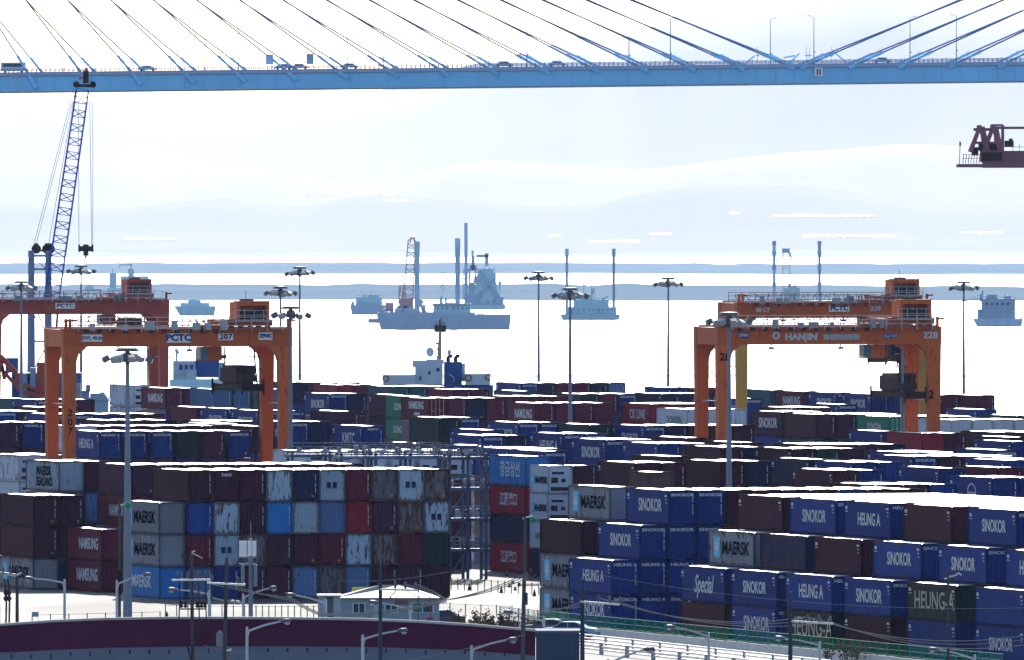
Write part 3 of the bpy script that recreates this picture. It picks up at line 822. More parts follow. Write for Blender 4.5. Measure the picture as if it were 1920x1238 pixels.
    if house:
        b = MB(); x0, x1 = tx - 1.5, tx + 2.1; z0, z1 = ztop + 1.0, ztop + 2.85
        b.box(x0, x1, 1.0, 2.4, z0, z1 - .02)
        b.box(x0, x0 + .35, -.45, 1.0, z0, z1); b.box(x1 - .35, x1, -.45, 1.0, z0, z1); b.box(x0, x1, -.55, 1.0, z1, z1 + .1); b.box(x0 + .35, x1 - .35, -.44, .9, z1 - .4, z1 - .003)
        hs_ = b.build('machine_house', A, root)
        b = MB(); b.box(x0 + .5, x0 + 1.4, -.2, .9, z0 + .02, z0 + 1.0); b.tube([(x1 - 1.6, .3, z0 + .6), (x1 - .5, .3, z0 + .6)], .5, 10); b.box(x0 + 1.5, x1 - 1.7, 0, .8, z0 + .02, z0 + .8)
        b.build('winch', M['rust_black'], hs_)
        b = MB()
        for z in (.45, .95): b.bar((x0 - .3, -.75, z0 + z), (x1 + .3, -.75, z0 + z), .05)
        for k in range(5): b.bar((x0 - .3 + (x1 - x0 + .6) * k / 4, -.75, z0 - .1), (x0 - .3 + (x1 - x0 + .6) * k / 4, -.75, z0 + .95), .05)
        b.box(x0 - .3, x1 + .3, -.8, -.5, z0 - .12, z0 - .05)
        b.build('handrail', M['pole_light'], hs_)
        b = MB(); b.tube([(tx - .4, 0, z1 + .1), (tx - .4, 0, z1 + 1.2)], .03, 4); b.box(tx - .9, tx + .5, .1, .8, z1 + .1, z1 + .3)
        b.build('antenna', M['rust_black'], hs_)
    # operator cab under the beam
    cx = tx - 4.3
    b = MB(); b.box(cx, cx + 1.5, .7, 2.6, zb - 1.35, zb - .02); b.box(cx - .9, cx + 1.5, .7, 2.6, zb - 1.5, zb - 1.36); cab = b.build('cab', A, root)
    MB().box(cx - .85, cx - .01, .75, 2.5, zb - 1.34, zb - .04).build('window', M['cab_glass'], cab)
    MB().box(cx + 1.5, cx + 2.1, 1.0, 2.0, zb - 1.3, zb - .9).bar((cx + 1.9, 1.2, zb - 2.0), (cx + 1.9, 1.2, zb - .05), .12).bar((cx + 1.7, 1.2, zb - 1.95), (cx + 2.3, 1.2, zb - 1.5), .1).build('bracket', dark, cab)
    # hoist ropes, head block and spreader
    sx = tx - .3; yc = wb / 2; b = MB()
    for dx in (-1, 1):
        for dy in (-2.2, 2.2): b.tube([(sx + dx * .8, yc + dy * .5, zb + .5), (sx + dx, yc + dy, spz + .2)], .03, 4)
    b.build('hoist_rope', M['wire_dark'], root)
    b = MB(); b.box(sx - 1.1, sx + 1.1, yc - 3.2, yc + 3.2, spz - 1.15, spz - .45)
    for dy in (-2.4, -.8, .8, 2.4):
        for dx in (-.7, 0, .7): b.tube([(sx + dx - .12, yc + dy, spz), (sx + dx + .12, yc + dy, spz)], .55, 10)
    for k in range(8): b.box(sx - 1.1 + .28 * k, sx - .95 + .28 * k, yc - 3.1, yc + 3.1, spz - .5, spz + .35 + .25 * (k % 2))
    hb_ = b.build('head_block', M['rust_black'], root)
    b = MB(); b.box(sx - 1.0, sx + 1.0, yc - 6.0, yc + 6.0, spz - 1.95, spz - 1.35); b.box(sx - .6, sx + .6, yc - 4, yc + 4, spz - 1.35, spz - 1.15)
    for e in (-6.0, 5.7):
        b.box(sx - 1.22, sx + 1.22, yc + e, yc + e + .3, spz - 2.1, spz - 1.3)
        for q in (-1.25, 1.1): b.box(sx + q, sx + q + .15, yc + e, yc + e + .3, spz - 2.5, spz - .8)
    b.build('spreader', M['rust_black'], root)
    # ladder on the far right leg
    b = MB(); lx = span - .95
    for q in (0, .5): b.bar((lx - 1.4 + q, wb - .8, 2.0), (lx + q, wb - .8, 9.5), .07)
    for k in range(22): t = k / 22; b.bar((lx - 1.4 + 1.4 * t, wb - .8, 2 + 7.5 * t), (lx - .9 + 1.4 * t, wb - .8, 2 + 7.5 * t), .05)
    b.build('ladder', M['crimson'], root)
    b = MB()
    for k in range(3): b.box(span - 1.7, span - .65, wb - .2, wb + .9, zb - 1.2 - 1.3*k, zb - 1.1 - 1.3*k)
    b.tube([(span - 1.4, wb, zb - .1), (span - 1.2, wb, zb - 2.5), (span - .9, wb, zb - 5), (span - .8, wb, 3)], .1, 5)
    b.build('cable_reel', M['rust_black'], root)
    for t in texts: label_plate(root, *t)
    if legtext:
        for i, ch in enumerate(legtext[0]):
            put('lettering', text_mesh(ch, 1.0, 1.1, .02), root, (legtext[1], -.56, legtext[2] - i * legtext[3]), 0, M['black_letter'])
    return root
zt = H - (617 - YH) / 17.8
zm = zt - .93
gantry(129, 17.85, zt, 23.5, 6.9, 'orange', 19.7, H - (697 - YH) / 17.85, 'nearer orange gantry crane on the left lettered 207, spreader hanging at right', [
    ('sign_plate', 2.35, zm, 2.25, .75, -.56, 'sign_white', 'SWL 40.6t', .55, 'sign_navy', .95),
    ('sign_plate', 11.8, zm, 2.6, .98, -.56, 'sign_white', 'PCTC', .95, 'sign_navy', 1.15, .05),
    ('sign_plate', 16.95, zm + .1, 1.6, .72, -.56, 'sign_white', '207', .78, 'black_letter', 1.2, .02),
    ('sign_plate', 21.3, zm + .18, 1.5, .82, -.56, 'sign_white', 'ZPMC', .5, 'sign_navy', 1.0, .04)], 1, legtext=('207', 0, H - (775 - YH) / 17.85, .95))
zt2 = H - (614 - YH) / 17.6
zm2 = zt2 - .95
gantry(1355, 17.6, zt2, 23.6, 7.6, 'orange', 21.2, H - (712 - YH) / 17.6, 'orange gantry crane on the right lettered 228 on its near beam', [
    ('sign_plate', 2.2, zm2 + .1, 1.25, .62, -.56, 'sign_navy', 'ZPMC', .42, 'white_letter', 1.0, .02),
    ('sign_plate', 8.6, zm2 - .1, 3.6, .9, -.56, None, 'HANJIN', .95, 'white_letter', 1.1, .05),
    ('logo', 5.8, zm2, 1, 1, -.56, None, '◎', 1.0, 'white_letter', 1.0, .03),
    ('faded_patch', 13.1, zm2 - .1, 4.0, .6, -.56, 'machinery', ' ', .3, 'machinery', 1.0, 0),
    ('sign_plate', 18.6, zm2 - .02, 1.55, .48, -.56, 'sign_navy', '42.6 TON', .38, 'white_letter', .9, .01),
    ('lettering', 23.1, zm2 + .05, 1, 1, -.56, None, '228', .95, 'white_letter', 1.15, .03)], 2, legtext=('', 0, 0, 1))
g2 = [o for o in sc.objects if o.name.startswith('gantry_crane')][-1]
put('lettering', text_mesh('28', 1.15, 1.1, .03), g2, (.1, -.57, H - (670 - YH) / 17.6), 0, M['black_letter'])
put('lettering', text_mesh('2', 1.15, 1.1, .03), g2, (23.2, -.57, H - (742 - YH) / 17.6), 0, M['black_letter'])
zt3 = H - (568 - YH) / 15.2
zm3 = zt3 - 1.0
gantry(1390, 15.2, zt3, 23.6, 6.9, 'orange', 20.9, H - (650 - YH) / 15.2, 'farther orange gantry crane with yellow leg, behind the crane lettered 228', [
    ('lettering', 2.6, zm3 + .1, 1, 1, -.56, None, '40 LT', .7, 'white_letter', 1.1, .02),
    ('sign_plate', 12.5, zm3 + .3, 2.6, .8, -.56, 'sign_white', 'PCTC', .8, 'sign_navy', 1.15, .05),
    ('lettering', 17.2, zm3 + .25, 1, 1, -.56, None, '209', .85, 'white_letter', 1.1, .02)], 3, rearpaint='yellow_ochre')
zt4 = H - (563 - YH) / 13.4
gantry(-8, 13.4, zt4, 24.3, 5.2, 'crimson', 20.4, H - (605 - YH) / 13.4, 'crimson gantry crane behind the left orange crane', [
    ('sign_plate', 9.9, zt4 - .8, 2.8, .8, -.56, 'sign_white', 'PCTC', .7, 'sign_navy', 1.4, .03)], 4, beamh=2.0)

# ------------------------------------------------------------------ high mast lights
def mast(px, yt, s, label, r0=.42, seed=0, lamps=8, rotz=0.0):
    p = P(px, yt, s); zt_ = p.z; root = empty('floodlight_mast', (p.x, p.y, 0))
    tag(root, label, 'light mast', 'tall floodlight masts of the terminal')
    MB().tube([(0, 0, 0), (0, 0, zt_ * .45), (0, 0, zt_ - .2)], [r0, r0 * .72, r0 * .36], 12).build('pole', M['pole_grey'], root)
    b = MB(); b.lathe((0, 0, zt_ - .1), [(.95, 0), (1.0, .08), (.8, .3), (.1, .34)], 10)
    b.tube([(0, 0, zt_ - 1.2), (0, 0, zt_ + .1)], .2, 8)
    b.lathe((0, 0, zt_ - 1.0), [(.45, 0), (.5, .5), (.35, .8)], 8)
    for k in range(6):
        a = k * math.pi / 3 + rotz; b.bar((0, 0, zt_ - .9), (1.5 * math.cos(a), 1.5 * math.sin(a), zt_ - .55), .08)
    hd = b.build('head_frame', M['lamp_body'], root); r_ = random.Random(seed)
    for k in range(lamps):
        a = k * 2 * math.pi / lamps + rotz + .2; rr = 1.2 if k % 2 else 1.8; t = MB()
        t.prism([(-.26, -.2), (.26, -.3), (.3, .22), (-.2, .28)], -.28, .28)
        f = t.build('floodlight', M['pole_light'] if k % 2 else M['lamp_body'], root, (rr * math.cos(a), rr * math.sin(a), zt_ - .72 + r_.uniform(-.08, .12)), a)
        f.rotation_euler = (0, .35, a)
        g_ = MB().box(.34, .37, -.3, .3, -.24, .2).build('lens', M['galv'], f)
    return root
mast(239, 657, 22.3, 'nearest floodlight mast, rising in front of the rusty container wall', .40, 1)
mast(1367, 590, 20.6, 'thick floodlight mast in front of the 228 gantry leg', .36, 2)
mast(1069, 543, 16.5, 'floodlight mast rising between container rows right of the tug', .33, 3)
mast(545, 578, 17.9, 'floodlight mast standing against the right leg of the left gantry', .33, 4, lamps=5)
mast(526, 540, 14.8, 'floodlight mast partly hidden behind the left gantry corner', .32, 5)
mast(562, 503, 13.4, 'taller floodlight mast right behind the left gantry crane', .3, 6)
mast(1010, 512, 13.2, 'slim floodlight mast on the quay, left of the centre pair', .3, 7)
mast(1253, 523, 13.4, 'slim floodlight mast left of the right gantry cranes', .3, 8)
mast(1807, 530, 13.6, 'floodlight mast right of the right gantry cranes', .3, 9)
mast(152, 500, 13.2, 'floodlight mast just right of the blue crane boom foot', .3, 10)
mast(40, 530, 14.2, 'floodlight mast at the left edge before the blue crane', .33, 11)
mast(1692, 606, 17.53, 'floodlight mast seen in front of the right spreader', .33, 12, lamps=2)

# ------------------------------------------------------------------ blue harbour crane
def lattice(b, p, q, w0, w1, n, r, side=(0, 1, 0)):
    p = Vector(p); q = Vector(q); z = (q - p).normalized(); y = Vector(side); x = y.cross(z).normalized()
    pr = None
    for i in range(n + 1):
        t = i / n; c = p.lerp(q, t); w_ = w0 + (w1 - w0) * t
        cs = [c + x * (a * w_ / 2) + y * (d * w_ / 2) for a, d in ((-1, -1), (1, -1), (1, 1), (-1, 1))]
        if pr:
            for k in range(4):
                b.bar(pr[k], cs[k], r); 
                b.bar(pr[k], cs[(k + 1) % 4] if (i + k) % 2 else cs[k - 1], r * .5)
        for k in range(4): b.bar(cs[k], cs[(k + 1) % 4], r * .5)
        pr = cs
s = 12.9
root = empty('harbour_crane', (P(75, 700, s).x, P(75, 700, s).y, 0)); tag(root, 'blue lattice boom harbour crane on the quay at left', 'harbour crane')
o0 = root.location.copy()
def L_(x, y, dy=0): v = P(x, y, s) - o0; v.y += dy; return v
b = MB(); lattice(b, L_(97, 560), L_(155, 168), 2.1, 1.75, 30, .2); b.bar(L_(86, 640), L_(97, 560), .35); b.bar(L_(104, 640), L_(110, 560), .35); b.build('boom', M['crane_blue'], root)
b = MB()
for dx in (60, 92):
    for dz in (-1.0, 1.0): b.bar(L_(dx - 4, 800, dz), L_(dx - 3, 470, dz * .6), .9, .4, .6, .3); b.bar(L_(dx + 3, 800, dz), L_(dx + 2, 470, dz * .6), .5, .4, .35, .3)
    for k in range(9): b.bar(L_(dx - 4, 790 - 38 * k, -1), L_(dx + 4, 770 - 38 * k, 1), .2)
for yy in (470, 480, 505, 560, 640, 700): b.bar(L_(60, yy), L_(92, yy), .28)
b.bar(L_(60, 560), L_(92, 640), .18); b.bar(L_(92, 640), L_(60, 700), .18); b.bar(L_(60, 480), L_(92, 510), .12)
b.box(-2.2, 2.9, -2, 2, .3, 4.5)
b.build('tower', M['crane_grey'], root)
b = MB()
for dx in (68, 88, 94): c = L_(dx, 467); b.tube([c + Vector((0, -.5, 0)), c + Vector((0, .5, 0))], .7, 12); b.bar(c + Vector((0, -.6, -.4)), c + Vector((0, .6, .6)), .6)
b.build('sheave', M['rust_black'], root)
b = MB(); c = L_(160, 160); b.box(c.x - 1.2, c.x + 1.0, -.8, .8, c.z - .3, c.z + .15); b.box(c.x - .3, c.x + .5, -.4, .4, c.z + .3, c.z + 2.1)
for dx in (-1.6, 1.4): b.tube([(c.x + dx * .8, -.4, c.z + .1), (c.x + dx * .8, .4, c.z + .1)], .48, 12)
b.build('boom_head', M['rust_black'], root)
b = MB(); b.bar((c.x - .9, -.2, c.z + 1.0), (c.x - .2, -.2, c.z + 1.0), .3); b.box(c.x - .1, c.x + .3, -.5, -.42, c.z + 2.0, c.z + 2.5); b.build('warning_light', M['orange'], root)
b = MB()
for x0, x1, y1 in ((62, 137, 172), (66, 141, 172), (90, 141, 172)): b.tube([L_(x0, 465), L_(x1, y1)], .035, 4)
for x0, x1, y1 in ((174, 174, 462), (168, 172, 462), (148, 148, 462)): b.tube([L_(x0 if x0 != 148 else 147, 172), L_(x1, y1)], .035, 4)
b.build('rope', M['crane_grey'], root)
b = MB(); c = L_(161, 465); b.box(c.x - .9, c.x + .9, -.7, .7, c.z - .5, c.z + .25); b.box(c.x - .35, c.x + .35, -.3, .3, c.z - 1.1, c.z - .5); b.box(c.x - .12, c.x + .12, -.1, .1, c.z - 1.7, c.z - 1.1)
b.box(c.x - 1.1, c.x - .85, -.2, .2, c.z - .6, c.z + .5); b.box(c.x + .85, c.x + 1.1, -.2, .2, c.z - .6, c.z + .5); b.box(c.x - .4, c.x + .4, -.4, .4, c.z + .25, c.z + .5)
b.build('hook_block', M['rust_black'], root)
# end of a ship-to-shore crane boom entering from the right
s = 14.5
root = empty('quay_crane', (P(1900, 300, s).x, P(1900, 300, s).y, 0)); tag(root, 'mauve tail of a quay crane boom jutting in from the right edge', 'quay crane')
o0 = root.location.copy()
b = MB(); 
def bx(b, x0, y0, x1, y1, d0, d1): p = L_(x0, y1); q = L_(x1, y0); return b.box(p.x, q.x, d0, d1, p.z, q.z)
bx(b, 1842, 304, 2300, 315, -3, 3); bx(b, 1838, 283, 2300, 304, -2.4, 2.4); bx(b, 1794, 308, 1842, 314, -3, 3)
b.build('machinery_deck', M['boom_mauve'], root)
b = MB()
for d in (-2.2, 2.2):
    for xa in (1837, 1862):
        b.bar(L_(xa - 18, 285, d), L_(xa, 238, d), .9, .5, .6, .4); b.bar(L_(xa + 13, 285, d), L_(xa + 4, 238, d), .8, .5, .6, .4)
        b.bar(L_(xa - 10, 268, d), L_(xa + 9, 268, d), .3)
    b.bar(L_(1826, 243, d), L_(1862, 243, d), .35); b.bar(L_(1880, 235, d), L_(1880, 285, d), .25); b.bar(L_(1858, 235, d), L_(1880, 235, d), .25); b.bar(L_(1862, 240, d), L_(2300, 240, d), .3)
bx(b, 1832, 235, 1840, 243, -2.4, 2.4); bx(b, 1857, 235, 1866, 243, -2.4, 2.4)
b.build('back_stay_frame', M['boom_mauve'], root)
b = MB(); bx(b, 1840, 254, 1846, 268, -1, 1); bx(b, 1864, 256, 1872, 268, -1, 1); b.build('brace', M['crimson'], root)
b = MB(); bx(b, 1840, 286, 1878, 302, -2.6, -2.42); bx(b, 1884, 264, 1900, 276, -1.5, 1.5); bx(b, 1892, 260, 1898, 266, -1, 1); bx(b, 1822, 276, 1834, 292, -1, 1); bx(b, 1835, 270, 1876, 283, -1.6, 1.6); b.build('winch', M['rust_black'], root)
b = MB(); b.bar(L_(1799, 310), L_(1800, 270), .1); bx(b, 1798.5, 266, 1802, 274, -.2, .2)
for k in range(7): b.bar(L_(1804 + 5 * k, 309, -2.8), L_(1806 + 5 * k, 290, -2.8), .09)
for yy in (290, 297): b.bar(L_(1802, yy, -2.8), L_(1840, yy, -2.8), .07)
for k in range(9): b.bar(L_(1898 + 12 * k, 283, -2.4), L_(1898 + 12 * k, 270, -2.4), .07)
b.bar(L_(1896, 276, -2.4), L_(2000, 276, -2.4), .06)
b.build('handrail', M['boom_mauve'], root)
b = MB(); b.bar(L_(2300, 310, 0) + Vector((0, 0, 0)), L_(2300, 900, 0), 3, 4); b.build('leg', M['boom_mauve'], root)

# ------------------------------------------------------------------ cable stayed bridge
s = 7.57
def by(x): return 172.5 - 20.5 * x / 1920         # underside row
root = empty('cable_stayed_bridge', (P(1500, 130, s).x, P(1500, 130, s).y, -4)); tag(root, 'pale blue cable stayed road bridge crossing the top of the view', 'bridge')
o0 = root.location.copy()
XA, XB = -900, 3600
def span_box(b, ya, yb, d0, d1, name, m):
    v = []
    for x in (XA, XB):
        for yy in (ya, yb):
            for d in (d0, d1): v.append(L_(x, by(x) + yy, d))
    b.add(v, [(0,1,3,2),(4,6,7,5),(0,4,5,1),(2,3,7,6),(0,2,6,4),(1,5,7,3)]); return b.build(name, M[m], root)
span_box(MB(), -29, 0, 0, 30, 'girder', 'bridge_blue')
b = MB(); 
for k in range(0, 130):
    x = XA + (XB - XA) * k / 130; b.bar(L_(x, by(x) - 29, -.12), L_(x, by(x) + .5, -.12), .12)
b.build('stiffener', M['bridge_blue'], root)
span_box(MB(), -36, -29.5, -.6, 30.6, 'deck', 'bridge_dark')
span_box(MB(), 0.02, 1.4, .4, 29, 'bottom_flange', 'bridge_dark')
b = MB()
for d in (-.5, 30.4):
    for k in range(0, 520):
        x = XA + (XB - XA) * k / 520; b.bar(L_(x, by(x) - 36, d), L_(x, by(x) - 43.5 - (k % 3 == 0) * 1.5, d), .16)
    for q in (-38.5, -41, -43): b.bar(L_(XA, by(XA) + q, d), L_(XB, by(XB) + q, d), .16)
b.build('parapet', M['bridge_dark'], root)
anch = [-250, -155, -62, 45, 143, 236, 332, 426, 521, 615, 709, 803, 895, 990, 1083, 1174, 1262, 1354, 1447]
ranch = [1543, 1634, 1727, 1820, 1913, 2006, 2100, 2193, 2286, 2380, 2473]
def stay(xa, left, i, n):
    t = i / n
    xt = -400 if left else 3390
    yt = -575 - 140 * t
    sg = -1 if left else 1
    for d, dx in ((0.3, 0), (29.7, 0)):
        a = L_(xa + (20 if (d > 1 and left) else -14 if d > 1 else 0), by(xa) - 47, d); top = L_(xt + (0 if d < 1 else -110 if left else 110), yt, 15)
        MB().tube([a, a.lerp(top, .5) + Vector((0, 0, -1.2 - 1.5 * t)), top], .21, 5).build('stay_cable', M['cable_grey'], root)
        g = MB(); dirv = (top - a).normalized()
        g.bar(a - dirv * 6.2, a + dirv * 1.8, 1.5, 1.0, .5, .4); g.tube([a + dirv * .5, a + dirv * 3.2], .35, 6)
        g.bar(a + dirv * 2.2 + Vector((0, 0, .7)), a + dirv * 2.2 + Vector((0, 0, -.7)), .15)
        g.build('cable_anchor', M['bridge_blue'], root)
for i, xa in enumerate(anch): stay(xa, True, i, len(anch) - 1)
for i, xa in enumerate(ranch): stay(xa, False, len(ranch) - 1 - i, len(ranch) - 1)
for xt in (-400, 3390):
    b = MB()
    for d in (-4, 34): b.bar(L_(xt, 700, d), L_(xt, -760, 15 + (d - 15) * .25), 7, 6, 5, 4)
    b.bar(L_(xt, 230, -4), L_(xt, 230, 34), 5); b.build('pylon', M['concrete_pole'], root)
for x, w_, c in ((28, 15, 0), (1535, 16, 1)):
    p = L_(x, by(x) - 21, -.35)
    if c: 
        pl = MB().box(-1.05, 1.05, -.08, 0, -1.1, 1.1).build('sign_plate', M['sign_white'], root, p)
        MB().box(-.5, -.1, -.12, -.09, -.7, .7).box(.1, .5, -.12, -.09, -.7, .7).build('clearance_mark', M['crimson'], pl)
    else:
        MB().box(-1, 1, -.08, 0, .9, 1.05).box(-1, 1, -.08, 0, -1.05, -.9).box(-1.05, -.9, -.08, 0, -.9, .9).box(.9, 1.05, -.08, 0, -.9, .9).build('sign_frame', M['sign_white'], root, p)
b = MB()
for xa, xb, ya, yb in ((1395, 1416, 122, 104), (1480, 1500, 118, 100), (1568, 1588, 100, 117), (1470, 1492, 108, 104)): b.bar(L_(xa, ya, 8), L_(xb, yb, 8), .35)
for xx in (1421, 1513, 1560, 1519): b.bar(L_(xx, 116, 6), L_(xx, 88, 6), .12); b.bar(L_(xx - 3, 104, 6), L_(xx + 3, 104, 6), .3)
b.build('inspection_gear', M['bridge_blue'], root)
bridge = root
for i, (x, left) in enumerate([(110, 0), (178, 1), (379, 0), (447, 1), (649, 0), (719, 1), (915, 0), (988, 1), (1181, 0), (1257, 1), (1448, 0), (1526, 1), (1712, 0), (1793, 1)]):
    d = -.2 if left else 30
    base = P(x, by(x) - 36, s); base.y += d
    lr = empty('bridge_lamp', base); tag(lr, 'slender %s side lamp post on the bridge, %s from the left' % ('near' if left else 'far', ['first','second','third','fourth','fifth','sixth','seventh','eighth','ninth','tenth','eleventh','twelfth','thirteenth','fourteenth'][i]), 'street lamp', 'lamp posts along the bridge deck')
    MB().tube([(0, 0, 0), (0, 0, 11.5)], .13, 6, .07).build('pole', M['cable_grey'], lr)
    MB().bar((0, 0, 11.4), (-.9 if left else .9, 0, 11.9), .09).bar((-.9 if left else .9, 0, 11.9), (-1.6 if left else 1.6, 0, 11.95), .22, .12).bar((0, 0, 3), (.4, 0, 2.9), .25).build('lamp_arm', M['cable_grey'], lr)
for x, lab in ((505, 'left'), (581, 'right')):
    base = P(x, by(x) - 36, s); base.y += 3
    r2 = empty('road_sign', base); tag(r2, lab + ' one of two tall sign boards standing on the bridge deck', 'road sign')
    MB().box(-.95, .95, -.1, .1, 1.3, 3.9).build('panel', M['shed_blue'] if lab == 'right' else M['bridge_dark'], r2)
    MB().bar((-.5, 0, 0), (-.5, 0, 1.3), .15).bar((.5, 0, 0), (.5, 0, 1.3), .15).bar((.5, .1, 1.3), (1.5, 2, 0), .1).build('post', M['bridge_dark'], r2)
def vehicle(x, L, h_, m, lab, name='passing_car', bus=False):
    base = P(x, by(x) - 36, s); base.y += 4
    r2 = empty(name, base); tag(r2, lab, 'bus' if bus else 'car')
    if bus: bd = MB().box(-L/2, L/2, -1.2, 1.2, .35, h_).build('body', M[m], r2)
    else: bd = MB().prism([(-L/2, .3), (-L/2, .75), (-L/2*.75, .9), (-L*.25, h_), (L*.2, h_), (L*.34, .9), (L/2, .8), (L/2, .3)], -.85, .85).build('body', M[m], r2)
    w_ = MB().box(-L*.42 if bus else -L*.2, L*.45 if bus else L*.2, -(1.22 if bus else .87), (1.22 if bus else .87), h_*.55 if bus else .95, h_*.85)
    w_.build('window', M['glass'], r2)
    for q in (-L*.32, L*.32): MB().tube([(q, -.9, .35), (q, .9, .35)], .35, 10).build('wheel', M['tyre'], r2)
vehicle(24, 5.2 * 1.2, 2.6, 'ship_white', 'white van bus crossing the bridge at its far left', 'passing_bus', True)
for i, (x, m, c) in enumerate([(275, 'ship_white', 'white car passing left of the two bridge sign boards'), (531, 'bridge_dark', 'dark car between the two bridge sign boards'), (561, 'ship_white', 'white car close behind the right sign board on the bridge'), (655, 'ship_white', 'pale car on the bridge just right of the sign boards'), (945, 'shed_blue', 'blue car near the middle of the bridge deck'), (1045, 'ship_white', 'pale car on the bridge above the two quay masts'), (1655, 'ship_white', 'light car on the bridge at right of the square sign')]):
    vehicle(x, 4.6, 1.5, m, c)
# ------------------------------------------------------------------ vessels on the bay
class Ship:
    def gear(t, x0, x1, y, m='hazed_grey', seed=1, n=14, hmax=7):
        b = MB(); r_ = random.Random(seed)
        for k in range(n):
            x = r_.uniform(x0, x1); w_ = r_.uniform(1, 4); h_ = r_.uniform(1.5, hmax); d = r_.uniform(1, 7)
            if k % 3: t.rect(b, x, y - h_, x + w_, y, d, d + 1.5)
            else: b.bar(t.p(x, y, d), t.p(x + r_.uniform(-2, 2), y - h_ * 1.7, d), .22)
        for q in (1.2, 2.4): b.bar(t.p(x0, y - q, .2), t.p(x1, y - q, .2), .09)
        for k in range(int((x1 - x0) / 4) + 1): b.bar(t.p(x0 + 4 * k, y, .2), t.p(x0 + 4 * k, y - 2.4, .2), .09)
        b.build('deck_fittings', M[m], t.root)
    def boot(t, x0, x1, yb): t.part('boot_stripe', 'shed_blue', [(x0, yb - 2.2, x1, yb - .4, -.08, 0)])
    def __init__(t, name, x, yw, label, cat, group=None, s=None):
        t.s = s or (yw - YH) / (H + 4.0)
        p = P(x, yw, t.s); t.root = empty(name, p); t.o = p.copy(); tag(t.root, label, cat, group)
    def p(t, x, y, d=0): v = P(x, y, t.s) - t.o; v.y += d; return v
    def rect(t, b, x0, y0, x1, y1, d0=0, d1=6):
        a = t.p(x0, y1); c = t.p(x1, y0); return b.box(a.x, c.x, d0, d1, a.z, c.z)
    def part(t, name, m, rects=(), bars=(), parent=None):
        b = MB()
        for r_ in rects: t.rect(b, *r_)
        for x0, y0, x1, y1, w_, *d in bars:
            d = d[0] if d else 0; b.bar(t.p(x0, y0, d), t.p(x1, y1, d), w_)
        return b.build(name, M[m], parent or t.root)
    def hull(t, x0, x1, yt, yb, depth, m, rake=10, name='hull'):
        pr = [(x0, yt), (x1, yt), (x1 - rake * .3, yb), (x0 + rake, yb)]
        b = MB(); vv = []
        for d in (0, depth):
            for x, y in pr: v = t.p(x, y, d); vv.append(v)
        b.add(vv, [(0, 1, 2, 3), (7, 6, 5, 4), (0, 4, 5, 1), (1, 5, 6, 2), (2, 6, 7, 3), (3, 7, 4, 0)]); return b.build(name, M[m], t.root)
    def lattice(t, name, x0, y0, x1, y1, w0, w1, n, r, m):
        b = MB(); lattice(b, t.p(x0, y0, 5), t.p(x1, y1, 5), w0, w1, n, r); return b.build(name, M[m], t.root)

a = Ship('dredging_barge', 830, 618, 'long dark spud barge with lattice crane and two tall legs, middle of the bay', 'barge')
a.hull(706, 958, 590, 619, 18, 'hazed_grey', 8)
a.part('deck_edge', 'hazed_grey', [(708, 586, 890, 590, 0, 18), (690, 598, 712, 606, 2, 16), (912, 592, 916, 596, 4, 8)])
for x, y0 in ((782, 453), (858, 447)):
    b = MB(); v = a.p(x, y0, 3); b.tube([v, a.p(x, 590, 3)], .85, 12); b.build('spud_leg', M['hazed_grey'], a.root)
    b = MB(); b.tube([a.p(x, y0 + .5, 3), a.p(x, y0 + 17, 3)], .93, 12); b.build('leg_top', M['hazed_teal'], a.root)
a.lattice('crane_boom', 764, 575, 772, 450, 3.4, 2.4, 16, .36, 'hazed_red')
a.lattice('crane_mast', 752, 582, 756, 536, 2.6, 1.6, 7, .3, 'hazed_red')
a.part('crane_cab', 'hazed_red', [(748, 560, 774, 584, 3, 9), (722, 568, 738, 585, 4, 8)], [(748, 560, 748, 535, .3, 5), (754, 560, 757, 532, .3, 5), (748, 540, 764, 560, .2, 5), (768, 447, 778, 447, .5, 5), (769, 447, 769, 455, .4, 5), (777, 447, 777, 455, .4, 5)])
h_ = a.part('deckhouse', 'hazed_teal', [(812, 573, 882, 590, 2, 12), (740, 578, 786, 590, 2, 8)])
a.part('roof_rail', 'hazed_grey', [(810, 570, 884, 573.2, 1.5, 12.5), (838, 568, 852, 570, 4, 8)], parent=h_)
for x in (820, 828, 837, 849, 857, 866, 876): a.part('porthole', 'ship_blue', [(x, 577, x + 2.4, 580, 1.9, 2.1)], parent=h_)
a.part('winch', 'hazed_grey', [(786, 562, 792, 576, 3, 6), (790, 572, 798, 588, 2, 7), (824, 556, 830, 570, 4, 6), (834, 558, 838, 570, 4, 6)], [(824, 542, 829, 532, .25, 5), (829, 532, 834, 542, .25, 5), (826, 520, 826, 512, .2, 5), (833, 520, 833, 512, .2, 5), (826, 512, 834, 512, .2, 5), (829, 556, 829, 512, .2, 5), (786, 590, 794, 562, .3, 4)])
a.part('bitt', 'ship_white', [(712, 580, 722, 590, 2, 5), (744, 574, 750, 578, 3, 6), (756, 574, 764, 578, 3, 6)])

a.gear(710, 740, 588, seed=1); a.gear(884, 912, 590, seed=2, n=8, hmax=4); a.gear(812, 880, 572, 'hazed_teal', 3, 16, 5); a.gear(742, 812, 587, 'hazed_red', 4, 14, 9); a.boot(714, 955, 619)
a = Ship('work_boat', 688, 590, 'low work boat with square deckhouses left behind the spud barge', 'boat')
a.hull(656, 722, 572, 591, 12, 'hazed_grey', 4)
a.part('deckhouse', 'hazed_teal', [(667, 556, 716, 572, 2, 10), (690, 552, 706, 556, 3, 8), (658, 566, 664, 574, 3, 6)])
a.part('mast', 'hazed_grey', [], [(682, 556, 682, 549, .25, 4), (695, 552, 695, 546, .25, 4)])

